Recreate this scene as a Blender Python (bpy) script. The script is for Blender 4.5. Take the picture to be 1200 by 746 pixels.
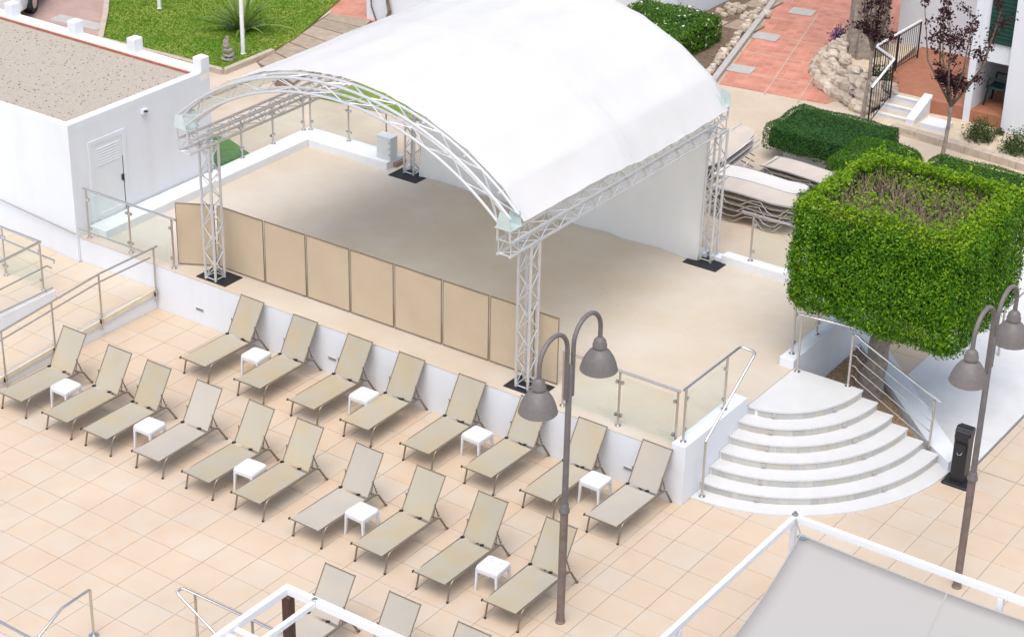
import bpy, math, random
import numpy as np
from mathutils import Matrix, Vector, noise as mnoise

# ------------------------------------------------------------------ clear
for o in list(bpy.data.objects):
    bpy.data.objects.remove(o, do_unlink=True)
scene = bpy.context.scene
COL = scene.collection
random.seed(7)
RNG = np.random.default_rng(7)

# ------------------------------------------------------------------ camera
# rows: right, down, forward of the camera in the world; metres; x along the stage front, y into the stage
CR = np.array([[0.8177772335569391, 0.5751817162971169, 0.020159104976716885],
               [0.27672103578206564, -0.3622391456944567, -0.8900608235858104],
               [-0.504644295154181, 0.7334499264190114, -0.4553958067486863]])
CC = np.array([23.42307072955333, -19.310208151584252, 17.095105811444597])
CF = 2348.45
cam_d = bpy.data.cameras.new('camera')
cam = bpy.data.objects.new('camera', cam_d)
COL.objects.link(cam)
M = Matrix(((CR[0][0], -CR[1][0], -CR[2][0], CC[0]),
            (CR[0][1], -CR[1][1], -CR[2][1], CC[1]),
            (CR[0][2], -CR[1][2], -CR[2][2], CC[2]),
            (0, 0, 0, 1)))
cam.matrix_world = M
cam_d.sensor_width = 36.0
cam_d.lens = 36.0 * CF / 1200.0
cam_d.clip_start = 0.5
cam_d.clip_end = 2000
scene.camera = cam

# ------------------------------------------------------------------ world, sun, exposure
SUN_AZ_X, SUN_AZ_Y, SUN_EL = 0.42, -0.907, math.radians(65)     # direction towards the sun
world = bpy.data.worlds.new('World')
scene.world = world
world.use_nodes = True
nt = world.node_tree
bg = nt.nodes['Background']
sky = nt.nodes.new('ShaderNodeTexSky')
sky.sky_type = 'NISHITA'
sky.sun_disc = False
sky.sun_elevation = SUN_EL
sky.sun_rotation = math.atan2(SUN_AZ_X, SUN_AZ_Y)
sky.air_density = 1.0
sky.dust_density = 3.0
sky.ozone_density = 1.0
hs = nt.nodes.new('ShaderNodeHueSaturation')           # an overcast, nearly neutral sky all round
hs.inputs['Saturation'].default_value = 0.75
nt.links.new(sky.outputs[0], hs.inputs['Color'])
nt.links.new(hs.outputs[0], bg.inputs['Color'])
bg.inputs['Strength'].default_value = 0.15
sun_d = bpy.data.lights.new('sun', 'SUN')
sun_d.energy = 0.9
sun_d.angle = math.radians(45)
sun_d.color = (1.0, 0.95, 0.88)
sun = bpy.data.objects.new('sun', sun_d)
COL.objects.link(sun)
sun.rotation_euler = Vector((SUN_AZ_X * math.cos(SUN_EL), SUN_AZ_Y * math.cos(SUN_EL), math.sin(SUN_EL))).to_track_quat('Z', 'Y').to_euler()
sun.location = (-20, -30, 40)
scene.view_settings.view_transform = 'Standard'
scene.view_settings.look = 'None'
scene.view_settings.gamma = 1.0
scene.view_settings.use_curve_mapping = False
scene.view_settings.exposure = 0.86
scene.render.engine = 'CYCLES'
scene.cycles.max_bounces = 8
scene.cycles.transparent_max_bounces = 16

# ------------------------------------------------------------------ helpers: pixels of the photograph to points
def ray(x, y):
    return CR.T @ np.array([(x - 600) / CF, (y - 373) / CF, 1.0])
def at(x, y, z=0.0):
    d = ray(x, y); return CC + d * ((z - CC[2]) / d[2])
def on_y(x, y, Y):
    d = ray(x, y); return CC + d * ((Y - CC[1]) / d[1])
def on_x(x, y, X):
    d = ray(x, y); return CC + d * ((X - CC[0]) / d[0])
def px(P):
    q = CR @ (np.array(P, float) - CC); return 600 + CF * q[0] / q[2], 373 + CF * q[1] / q[2]

# ------------------------------------------------------------------ helpers: materials
MATS = {}
def mat(name, color, rough=0.7, metal=0.0, var=0.0, scale=6.0, bump=0.0, bump_scale=60.0, var2=None, spec=0.4, obj_var=0.0, coords='Object', detail=4.0):
    m = bpy.data.materials.new(name); m.use_nodes = True
    n, l = m.node_tree.nodes, m.node_tree.links
    b = n['Principled BSDF']
    b.inputs['Roughness'].default_value = rough
    b.inputs['Metallic'].default_value = metal
    b.inputs['Specular IOR Level'].default_value = spec
    tc = n.new('ShaderNodeTexCoord')
    c1 = tuple(color) + (1,)
    out = None
    if var > 0 or var2 is not None:
        nz = n.new('ShaderNodeTexNoise'); nz.inputs['Scale'].default_value = scale; nz.inputs['Detail'].default_value = detail
        nz.inputs['Roughness'].default_value = 0.6
        l.new(tc.outputs[coords], nz.inputs['Vector'])
        cr = n.new('ShaderNodeValToRGB')
        cr.color_ramp.elements[0].position = 0.32; cr.color_ramp.elements[1].position = 0.68
        c2 = tuple(var2) + (1,) if var2 is not None else tuple(max(0, c * (1 + var)) for c in color) + (1,)
        c0 = c1 if var2 is not None else tuple(max(0, c * (1 - var)) for c in color) + (1,)
        cr.color_ramp.elements[0].color = c0; cr.color_ramp.elements[1].color = c2
        l.new(nz.outputs['Fac'], cr.inputs['Fac'])
        out = cr.outputs['Color']
    if obj_var > 0:
        oi = n.new('ShaderNodeObjectInfo')
        mr = n.new('ShaderNodeMapRange'); mr.inputs['To Min'].default_value = 1 - obj_var; mr.inputs['To Max'].default_value = 1 + obj_var
        l.new(oi.outputs['Random'], mr.inputs['Value'])
        mx = n.new('ShaderNodeVectorMath'); mx.operation = 'SCALE'
        if out is not None: l.new(out, mx.inputs[0])
        else: mx.inputs[0].default_value = color
        l.new(mr.outputs[0], mx.inputs['Scale'])
        out = mx.outputs[0]
    if out is not None: l.new(out, b.inputs['Base Color'])
    else: b.inputs['Base Color'].default_value = c1
    if bump > 0:
        nb = n.new('ShaderNodeTexNoise'); nb.inputs['Scale'].default_value = bump_scale; nb.inputs['Detail'].default_value = 3
        l.new(tc.outputs[coords], nb.inputs['Vector'])
        bp = n.new('ShaderNodeBump'); bp.inputs['Strength'].default_value = bump; bp.inputs['Distance'].default_value = 0.02
        l.new(nb.outputs['Fac'], bp.inputs['Height']); l.new(bp.outputs[0], b.inputs['Normal'])
    MATS[name] = m
    return m

def tile_mat(name, ca, cb, cc, rough=0.55, stain=0.18):
    """glazed terrace tile: one tint per tile (object and island), soft cloudy firing marks within it"""
    m = bpy.data.materials.new(name); m.use_nodes = True
    n, l = m.node_tree.nodes, m.node_tree.links
    b = n['Principled BSDF']; b.inputs['Roughness'].default_value = rough; b.inputs['Specular IOR Level'].default_value = 0.35
    g = n.new('ShaderNodeNewGeometry'); oi = n.new('ShaderNodeObjectInfo')
    ad = n.new('ShaderNodeMath'); ad.operation = 'ADD'
    l.new(g.outputs['Random Per Island'], ad.inputs[0]); l.new(oi.outputs['Random'], ad.inputs[1])
    fr = n.new('ShaderNodeMath'); fr.operation = 'FRACT'; l.new(ad.outputs[0], fr.inputs[0])
    cr = n.new('ShaderNodeValToRGB')
    e = cr.color_ramp.elements; e[0].color = ca + (1,); e[1].color = cc + (1,)
    k = e.new(0.5); k.color = cb + (1,)
    l.new(fr.outputs[0], cr.inputs['Fac'])
    tc = n.new('ShaderNodeNewGeometry')
    nz = n.new('ShaderNodeTexNoise'); nz.inputs['Scale'].default_value = 2.6; nz.inputs['Detail'].default_value = 5
    l.new(tc.outputs['Position'], nz.inputs['Vector'])
    r2 = n.new('ShaderNodeValToRGB'); r2.color_ramp.elements[0].position = 0.35; r2.color_ramp.elements[1].position = 0.72
    r2.color_ramp.elements[0].color = (1, 1, 1, 1); r2.color_ramp.elements[1].color = (1.0, 1 - stain, 1 - 2 * stain, 1)
    l.new(nz.outputs['Fac'], r2.inputs['Fac'])
    nz3 = n.new('ShaderNodeTexNoise'); nz3.inputs['Scale'].default_value = 0.55; nz3.inputs['Detail'].default_value = 4
    l.new(tc.outputs['Position'], nz3.inputs['Vector'])
    r3 = n.new('ShaderNodeValToRGB'); r3.color_ramp.elements[0].position = 0.3; r3.color_ramp.elements[1].position = 0.7
    r3.color_ramp.elements[0].color = (0.93, 0.92, 0.90, 1); r3.color_ramp.elements[1].color = (1.03, 1.02, 1.0, 1)
    l.new(nz3.outputs['Fac'], r3.inputs['Fac'])
    mx = n.new('ShaderNodeMixRGB'); mx.blend_type = 'MULTIPLY'; mx.inputs['Fac'].default_value = 0.8
    l.new(cr.outputs[0], mx.inputs[1]); l.new(r2.outputs[0], mx.inputs[2])
    mx2 = n.new('ShaderNodeMixRGB'); mx2.blend_type = 'MULTIPLY'; mx2.inputs['Fac'].default_value = 1
    l.new(mx.outputs[0], mx2.inputs[1]); l.new(r3.outputs[0], mx2.inputs[2])
    l.new(mx2.outputs[0], b.inputs['Base Color'])
    MATS[name] = m
    return m

def leaf_mat(name, c0, c1, c2, rough=0.45, trans=0.25):
    m = bpy.data.materials.new(name); m.use_nodes = True
    n, l = m.node_tree.nodes, m.node_tree.links
    b = n['Principled BSDF']; b.inputs['Roughness'].default_value = rough; b.inputs['Specular IOR Level'].default_value = 0.15
    g = n.new('ShaderNodeNewGeometry')
    cr = n.new('ShaderNodeValToRGB'); e = cr.color_ramp.elements
    e[0].color = c0 + (1,); e[1].color = c2 + (1,); k = e.new(0.55); k.color = c1 + (1,)
    nz = n.new('ShaderNodeTexNoise'); nz.inputs['Scale'].default_value = 5.0; nz.inputs['Detail'].default_value = 3; l.new(g.outputs['Position'], nz.inputs['Vector'])
    mr = n.new('ShaderNodeMapRange'); mr.inputs['From Min'].default_value = 0.3; mr.inputs['From Max'].default_value = 0.7; l.new(nz.outputs['Fac'], mr.inputs['Value'])
    mm = n.new('ShaderNodeMix'); mm.data_type = 'FLOAT'; mm.inputs['Factor'].default_value = 0.42
    l.new(g.outputs['Random Per Island'], mm.inputs['A']); l.new(mr.outputs[0], mm.inputs['B'])
    l.new(mm.outputs['Result'], cr.inputs['Fac'])
    l.new(cr.outputs[0], b.inputs['Base Color'])
    tr = n.new('ShaderNodeBsdfTranslucent'); l.new(cr.outputs[0], tr.inputs['Color'])
    ms = n.new('ShaderNodeMixShader'); ms.inputs[0].default_value = trans
    l.new(b.outputs[0], ms.inputs[1]); l.new(tr.outputs[0], ms.inputs[2])
    l.new(ms.outputs[0], n['Material Output'].inputs['Surface'])
    MATS[name] = m
    return m

def glass_mat(name, tint, gloss=0.03, milk=0.008):
    m = bpy.data.materials.new(name); m.use_nodes = True
    n, l = m.node_tree.nodes, m.node_tree.links
    n.remove(n['Principled BSDF'])
    t = n.new('ShaderNodeBsdfTransparent'); t.inputs['Color'].default_value = tint + (1,)
    g = n.new('ShaderNodeBsdfGlossy'); g.inputs['Roughness'].default_value = 0.04; g.inputs['Color'].default_value = (0.9, 0.95, 0.93, 1)
    d = n.new('ShaderNodeBsdfDiffuse'); d.inputs['Color'].default_value = (0.72, 0.8, 0.74, 1)
    a = n.new('ShaderNodeMixShader'); a.inputs[0].default_value = milk
    l.new(t.outputs[0], a.inputs[1]); l.new(d.outputs[0], a.inputs[2])
    c = n.new('ShaderNodeMixShader'); c.inputs[0].default_value = gloss
    l.new(a.outputs[0], c.inputs[1]); l.new(g.outputs[0], c.inputs[2])
    l.new(c.outputs[0], n['Material Output'].inputs['Surface'])
    MATS[name] = m
    return m

def cloth_mat(name, color, trans, rough=0.6, var=0.03, scale=1.5, warm=(0.86, 0.56)):
    m = mat(name, color, rough=rough, var=var, scale=scale, spec=0.25)
    n, l = m.node_tree.nodes, m.node_tree.links
    b = n['Principled BSDF']
    tr = n.new('ShaderNodeBsdfTranslucent'); tr.inputs['Color'].default_value = (color[0], color[1] * warm[0], color[2] * warm[1], 1)
    ms = n.new('ShaderNodeMixShader'); ms.inputs[0].default_value = trans
    l.new(b.outputs[0], ms.inputs[1]); l.new(tr.outputs[0], ms.inputs[2])
    l.new(ms.outputs[0], n['Material Output'].inputs['Surface'])
    return m

def sling_mat(name, ca, cb):
    """woven sling: pale weave with sun-tan stains that differ per lounger"""
    m = bpy.data.materials.new(name); m.use_nodes = True
    n, l = m.node_tree.nodes, m.node_tree.links
    b = n['Principled BSDF']; b.inputs['Roughness'].default_value = 0.75; b.inputs['Specular IOR Level'].default_value = 0.25
    tc = n.new('ShaderNodeTexCoord'); oi = n.new('ShaderNodeObjectInfo')
    sc = n.new('ShaderNodeMath'); sc.operation = 'MULTIPLY'; sc.inputs[1].default_value = 37.0; l.new(oi.outputs['Random'], sc.inputs[0])
    va = n.new('ShaderNodeVectorMath'); va.operation = 'ADD'
    cx = n.new('ShaderNodeCombineXYZ'); l.new(sc.outputs[0], cx.inputs[0]); l.new(sc.outputs[0], cx.inputs[1])
    l.new(tc.outputs['Object'], va.inputs[0]); l.new(cx.outputs[0], va.inputs[1])
    nz = n.new('ShaderNodeTexNoise'); nz.inputs['Scale'].default_value = 2.2; nz.inputs['Detail'].default_value = 3; l.new(va.outputs[0], nz.inputs['Vector'])
    cr = n.new('ShaderNodeValToRGB'); cr.color_ramp.elements[0].position = 0.46; cr.color_ramp.elements[1].position = 0.64
    cr.color_ramp.elements[0].color = ca + (1,); cr.color_ramp.elements[1].color = cb + (1,)
    l.new(nz.outputs['Fac'], cr.inputs['Fac'])
    wv = n.new('ShaderNodeTexWave'); wv.inputs['Scale'].default_value = 90; wv.bands_direction = 'X'; l.new(tc.outputs['Object'], wv.inputs['Vector'])
    bp = n.new('ShaderNodeBump'); bp.inputs['Strength'].default_value = 0.15; bp.inputs['Distance'].default_value = 0.003
    l.new(wv.outputs['Fac'], bp.inputs['Height']); l.new(bp.outputs[0], b.inputs['Normal'])
    mr = n.new('ShaderNodeMapRange'); mr.inputs['To Min'].default_value = 0.94; mr.inputs['To Max'].default_value = 1.06; l.new(oi.outputs['Random'], mr.inputs['Value'])
    vm = n.new('ShaderNodeVectorMath'); vm.operation = 'SCALE'; l.new(cr.outputs[0], vm.inputs[0]); l.new(mr.outputs[0], vm.inputs['Scale'])
    l.new(vm.outputs[0], b.inputs['Base Color'])
    MATS[name] = m
    return m

def wall_mat(name, color):
    """painted render: faint vertical rain streaks, patchy repainting, a slightly rough skin"""
    m = mat(name, color, 0.85, bump=0.18, bump_scale=45)
    n, l = m.node_tree.nodes, m.node_tree.links; b = n['Principled BSDF']; g = n.new('ShaderNodeNewGeometry')
    mp = n.new('ShaderNodeMapping'); mp.inputs['Scale'].default_value = (3, 3, 0.5); l.new(g.outputs['Position'], mp.inputs['Vector'])
    n1 = n.new('ShaderNodeTexNoise'); n1.inputs['Scale'].default_value = 1.0; n1.inputs['Detail'].default_value = 6; l.new(mp.outputs[0], n1.inputs['Vector'])
    n2 = n.new('ShaderNodeTexNoise'); n2.inputs['Scale'].default_value = 0.9; n2.inputs['Detail'].default_value = 5; l.new(g.outputs['Position'], n2.inputs['Vector'])
    ad = n.new('ShaderNodeMath'); ad.operation = 'ADD'; l.new(n1.outputs['Fac'], ad.inputs[0]); l.new(n2.outputs['Fac'], ad.inputs[1])
    cr = n.new('ShaderNodeValToRGB'); cr.color_ramp.elements[0].position = 0.78; cr.color_ramp.elements[1].position = 1.2 if False else 1.0
    k = 0.98; cr.color_ramp.elements[0].color = (color[0] * k, color[1] * k, color[2] * (k - .02), 1); cr.color_ramp.elements[1].color = tuple(c * 1.02 for c in color) + (1,)
    l.new(ad.outputs[0], cr.inputs['Fac']); l.new(cr.outputs[0], b.inputs['Base Color'])
    return m
def floor_mat(name):
    """trowelled stage floor: cloudy tan and dusty pale areas, faint scuffs and small marks"""
    m = mat(name, (0.5, 0.43, 0.34), 0.72, bump=0.05, bump_scale=30)
    n, l = m.node_tree.nodes, m.node_tree.links; b = n['Principled BSDF']; g = n.new('ShaderNodeNewGeometry')
    n1 = n.new('ShaderNodeTexNoise'); n1.inputs['Scale'].default_value = 0.45; n1.inputs['Detail'].default_value = 9; n1.inputs['Roughness'].default_value = 0.62; l.new(g.outputs['Position'], n1.inputs['Vector'])
    cr = n.new('ShaderNodeValToRGB'); e = cr.color_ramp.elements; e[0].position = 0.36; e[1].position = 0.66
    e[0].color = (0.51, 0.43, 0.335, 1); e[1].color = (0.555, 0.51, 0.445, 1); l.new(n1.outputs['Fac'], cr.inputs['Fac'])
    mp = n.new('ShaderNodeMapping'); mp.inputs['Scale'].default_value = (1.2, 1.6, 1); mp.inputs['Rotation'].default_value = (0, 0, 0.3); l.new(g.outputs['Position'], mp.inputs['Vector'])
    n2 = n.new('ShaderNodeTexNoise'); n2.inputs['Scale'].default_value = 1.6; n2.inputs['Detail'].default_value = 8; l.new(mp.outputs[0], n2.inputs['Vector'])
    c2 = n.new('ShaderNodeValToRGB'); c2.color_ramp.elements[0].position = 0.36; c2.color_ramp.elements[1].position = 0.62
    c2.color_ramp.elements[0].color = (0.98, 0.98, 0.98, 1); c2.color_ramp.elements[1].color = (1.01, 1.01, 1.01, 1); l.new(n2.outputs['Fac'], c2.inputs['Fac'])
    n3 = n.new('ShaderNodeTexNoise'); n3.inputs['Scale'].default_value = 7; n3.inputs['Detail'].default_value = 2; l.new(g.outputs['Position'], n3.inputs['Vector'])
    c3 = n.new('ShaderNodeValToRGB'); c3.color_ramp.elements[0].position = 0.215; c3.color_ramp.elements[1].position = 0.255
    c3.color_ramp.elements[0].color = (0.78, 0.76, 0.74, 1); c3.color_ramp.elements[1].color = (1, 1, 1, 1); l.new(n3.outputs['Fac'], c3.inputs['Fac'])
    a = n.new('ShaderNodeMixRGB'); a.blend_type = 'MULTIPLY'; a.inputs['Fac'].default_value = 1; l.new(cr.outputs[0], a.inputs[1]); l.new(c2.outputs[0], a.inputs[2])
    c = n.new('ShaderNodeMixRGB'); c.blend_type = 'MULTIPLY'; c.inputs['Fac'].default_value = 1; l.new(a.outputs[0], c.inputs[1]); l.new(c3.outputs[0], c.inputs[2])
    l.new(c.outputs[0], b.inputs['Base Color'])
    return m
tile_mat('terrace_tile', (0.55, 0.470, 0.378), (0.56, 0.455, 0.350), (0.545, 0.480, 0.402), stain=0.085)
tile_mat('ramp_tile', (0.55, 0.48, 0.385), (0.56, 0.47, 0.365), (0.545, 0.49, 0.415), stain=0.08)
tile_mat('marble_riser', (0.41, 0.42, 0.41), (0.50, 0.50, 0.485), (0.47, 0.445, 0.38), rough=0.35, stain=0.04)
mat('grout', (0.27, 0.25, 0.23), 0.9, var=0.15, scale=9)
wall_mat('white_wall', (0.67, 0.688, 0.72))
mat('white_step_wall', (0.74, 0.74, 0.735), 0.85, var=0.03, scale=2.0, bump=0.1, bump_scale=40)
floor_mat('stage_floor')
mat('stage_edge', (0.62, 0.56, 0.48), 0.8, var=0.05, scale=4)
mat('upper_paving', (0.47, 0.375, 0.275), 0.8, var2=(0.56, 0.475, 0.38), scale=0.8, bump=0.1, detail=8)
mat('marble', (0.61, 0.61, 0.605), 0.35, var2=(0.575, 0.575, 0.57), scale=3.0, detail=8)
mat('white_concrete', (0.55, 0.55, 0.545), 0.7, var2=(0.64, 0.64, 0.635), scale=1.3, detail=9)
mat('aluminium', (0.64, 0.645, 0.65), 0.32, 0.55, var=0.04, scale=9)
mat('steel', (0.62, 0.60, 0.57), 0.22, 1.0, var=0.03, scale=20)
mat('rail_steel', (0.55, 0.52, 0.48), 0.3, 0.9, var=0.04, scale=20)
mat('gusset', (0.55, 0.64, 0.62), 0.4, 0.3, var=0.05, scale=10)
mat('base_plate', (0.015, 0.015, 0.018), 0.6, var=0.3, scale=8)
mat('dark', (0.02, 0.02, 0.022), 0.5)
mat('bin_black', (0.018, 0.018, 0.022), 0.35, var=0.1, scale=5)
mat('panel_fabric', (0.50, 0.40, 0.28), 0.8, var=0.04, scale=1.5, bump=0.1, bump_scale=300)
mat('bronze', (0.25, 0.195, 0.135), 0.45, 0.4, var=0.1, scale=15)
mat('lamp_paint', (0.155, 0.138, 0.130), 0.55, 0.1, var=0.10, scale=14, bump=0.08, bump_scale=120)
mat('lamp_pole_low', (0.19, 0.145, 0.125), 0.6, 0.1, var=0.18, scale=9, bump=0.1, bump_scale=90)
mat('lounger_frame', (0.23, 0.185, 0.14), 0.4, 0.5, var=0.08, scale=14)
sling_mat('sling_khaki', (0.38, 0.343, 0.272), (0.395, 0.332, 0.225))
sling_mat('sling_taupe', (0.40, 0.365, 0.315), (0.42, 0.375, 0.31))
mat('plastic_white', (0.66, 0.665, 0.67), 0.4, var=0.015, scale=5)
mat('plastic_dimple', (0.57, 0.585, 0.61), 0.5)
cloth_mat('membrane', (0.805, 0.825, 0.86), 0.40)
cloth_mat('membrane_weld', (0.785, 0.805, 0.84), 0.37)
cloth_mat('curtain', (0.90, 0.90, 0.88), 0.55, var=0.03, scale=2.5, warm=(0.97, 0.90))
cloth_mat('sail', (0.42, 0.395, 0.365), 0.06, var=0.015, scale=0.6)
mat('sail_seam', (0.375, 0.355, 0.33), 0.8)
mat('pergola_white', (0.76, 0.765, 0.775), 0.4, var=0.02, scale=3)
mat('pergola_brown', (0.075, 0.036, 0.026), 0.5, var=0.2, scale=8)
glass_mat('glass', (0.95, 0.975, 0.965))
mat('cabinet', (0.60, 0.63, 0.63), 0.45, 0.1, var=0.03, scale=4)
mat('gravel_roof', (0.34, 0.295, 0.235), 0.95, var2=(0.455, 0.405, 0.335), scale=30, bump=0.6, bump_scale=50, detail=9)
mat('pebble', (0.34, 0.28, 0.23), 0.9, obj_var=0.2, var=0.3, scale=30)
mat('parapet_cap', (0.78, 0.74, 0.68), 0.8, var=0.05, scale=4)
mat('red_line', (0.36, 0.12, 0.08), 0.8, var=0.2, scale=9)
mat('door_grey', (0.66, 0.69, 0.70), 0.5, var=0.02, scale=3)
mat('bark', (0.16, 0.12, 0.09), 0.95, var=0.35, scale=12, bump=0.8, bump_scale=25)
mat('bark_grey', (0.27, 0.225, 0.185), 0.95, var=0.3, scale=10, bump=0.9, bump_scale=14)
mat('twig', (0.24, 0.175, 0.125), 0.9, var=0.3, scale=20)
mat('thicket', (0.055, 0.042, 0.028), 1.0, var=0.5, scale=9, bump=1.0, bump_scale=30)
leaf_mat('leaf_ficus', (0.018, 0.070, 0.002), (0.070, 0.190, 0.004), (0.24, 0.41, 0.012), trans=0.15)
leaf_mat('leaf_ficus_top', (0.06, 0.16, 0.005), (0.17, 0.31, 0.010), (0.34, 0.45, 0.025))
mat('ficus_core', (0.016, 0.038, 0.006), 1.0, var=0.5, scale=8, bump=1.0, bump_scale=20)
leaf_mat('leaf_hedge', (0.022, 0.075, 0.014), (0.046, 0.135, 0.026), (0.08, 0.19, 0.04))
mat('hedge_core', (0.010, 0.035, 0.008), 1.0, var=0.4, scale=10, bump=1.0, bump_scale=25)
leaf_mat('leaf_hedge_bright', (0.03, 0.10, 0.007), (0.075, 0.19, 0.012), (0.13, 0.26, 0.022))
leaf_mat('leaf_bed', (0.03, 0.10, 0.008), (0.08, 0.19, 0.012), (0.16, 0.28, 0.03))
leaf_mat('leaf_plum', (0.020, 0.008, 0.010), (0.045, 0.014, 0.020), (0.09, 0.03, 0.035))
leaf_mat('leaf_grass', (0.085, 0.20, 0.008), (0.15, 0.28, 0.015), (0.24, 0.33, 0.03))
leaf_mat('leaf_strap', (0.10, 0.17, 0.03), (0.20, 0.29, 0.06), (0.42, 0.47, 0.20))
leaf_mat('leaf_shrub', (0.025, 0.06, 0.012), (0.055, 0.10, 0.02), (0.10, 0.14, 0.04))
leaf_mat('petal_purple', (0.12, 0.03, 0.22), (0.24, 0.08, 0.38), (0.38, 0.2, 0.5))
leaf_mat('petal_white', (0.7, 0.7, 0.6), (0.75, 0.75, 0.68), (0.8, 0.8, 0.75))
mat('lawn', (0.085, 0.19, 0.014), 0.95, var2=(0.24, 0.27, 0.05), scale=0.9, bump=0.6, bump_scale=60, detail=8)
mat('turf', (0.075, 0.18, 0.035), 0.95, var=0.25, scale=6, bump=0.4, bump_scale=80)
mat('kerb', (0.46, 0.38, 0.30), 0.9, var=0.12, scale=6, bump=0.2)
mat('slab_stone', (0.34, 0.27, 0.20), 0.9, var=0.15, scale=5, bump=0.3, obj_var=0.1)
mat('pink_paving', (0.40, 0.27, 0.23), 0.85, var=0.12, scale=2, bump=0.1)
mat('soil', (0.16, 0.11, 0.075), 1.0, var=0.35, scale=10, bump=0.8, bump_scale=30)
mat('rock', (0.36, 0.28, 0.20), 0.95, var2=(0.56, 0.49, 0.41), scale=4, bump=0.5, bump_scale=12, obj_var=0.18)
mat('sandy', (0.52, 0.42, 0.30), 1.0, var2=(0.62, 0.52, 0.40), scale=8, bump=0.5, bump_scale=30)
mat('gravel_bed', (0.32, 0.20, 0.11), 1.0, var2=(0.52, 0.38, 0.24), scale=18, bump=1.0, bump_scale=30)
mat('gravel_chip', (0.46, 0.31, 0.19), 0.9, obj_var=0.3, var=0.35, scale=40)
mat('patio_tile', (0.36, 0.15, 0.085), 0.7, var=0.12, scale=5)
mat('green_paint', (0.010, 0.055, 0.040), 0.5, var=0.1, scale=6)
mat('chair_green', (0.006, 0.040, 0.038), 0.35, var=0.1, scale=6)
mat('iron_black', (0.012, 0.012, 0.014), 0.5)
mat('grey_cover', (0.42, 0.40, 0.37), 0.8, var=0.08, scale=8)
mat('meter_box', (0.20, 0.19, 0.165), 0.6, 0.2, var=0.08, scale=6)
mat('board_beige', (0.50, 0.44, 0.375), 0.7, var=0.05, scale=3)
mat('board_white', (0.60, 0.575, 0.54), 0.7, var=0.03, scale=3)
mat('statue_stone', (0.30, 0.27, 0.23), 0.95, var=0.25, scale=14, bump=0.6)
mat('car_paint', (0.62, 0.63, 0.66), 0.25, 0.2)
mat('rubber', (0.012, 0.012, 0.012), 0.7)
mat('brick_brown', (0.30, 0.20, 0.14), 0.9, var=0.15, scale=9)
mat('terracotta', (0.48, 0.16, 0.08), 0.8, var=0.12, scale=8)
mat('wood_stain', (0.62, 0.55, 0.42), 0.8, var=0.1, scale=5)

def red_path_mat():
    m = mat('red_tile', (0.47, 0.19, 0.13), 0.8)
    n, l = m.node_tree.nodes, m.node_tree.links
    b = n['Principled BSDF']
    g = n.new('ShaderNodeNewGeometry')
    mp = n.new('ShaderNodeMapping'); mp.inputs['Rotation'].default_value = (0, 0, math.radians(-16)); l.new(g.outputs['Position'], mp.inputs['Vector'])
    br = n.new('ShaderNodeTexBrick'); br.offset = 0.0; br.inputs['Scale'].default_value = 1.0
    br.inputs['Brick Width'].default_value = 0.2; br.inputs['Row Height'].default_value = 0.2; br.inputs['Mortar Size'].default_value = 0.010
    br.inputs['Color1'].default_value = (0.48, 0.19, 0.13, 1); br.inputs['Color2'].default_value = (0.56, 0.25, 0.175, 1); br.inputs['Mortar'].default_value = (0.50, 0.27, 0.20, 1)
    l.new(mp.outputs[0], br.inputs['Vector'])
    nz = n.new('ShaderNodeTexNoise'); nz.inputs['Scale'].default_value = 1.8; nz.inputs['Detail'].default_value = 7; l.new(g.outputs['Position'], nz.inputs['Vector'])
    cr = n.new('ShaderNodeValToRGB'); cr.color_ramp.elements[0].position = 0.35; cr.color_ramp.elements[1].position = 0.7
    cr.color_ramp.elements[0].color = (0.86, 0.84, 0.84, 1); cr.color_ramp.elements[1].color = (1.12, 1.12, 1.1, 1)
    l.new(nz.outputs['Fac'], cr.inputs['Fac'])
    mx = n.new('ShaderNodeMixRGB'); mx.blend_type = 'MULTIPLY'; mx.inputs['Fac'].default_value = 1
    l.new(br.outputs['Color'], mx.inputs[1]); l.new(cr.outputs[0], mx.inputs[2]); l.new(mx.outputs[0], b.inputs['Base Color'])
red_path_mat()

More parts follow.
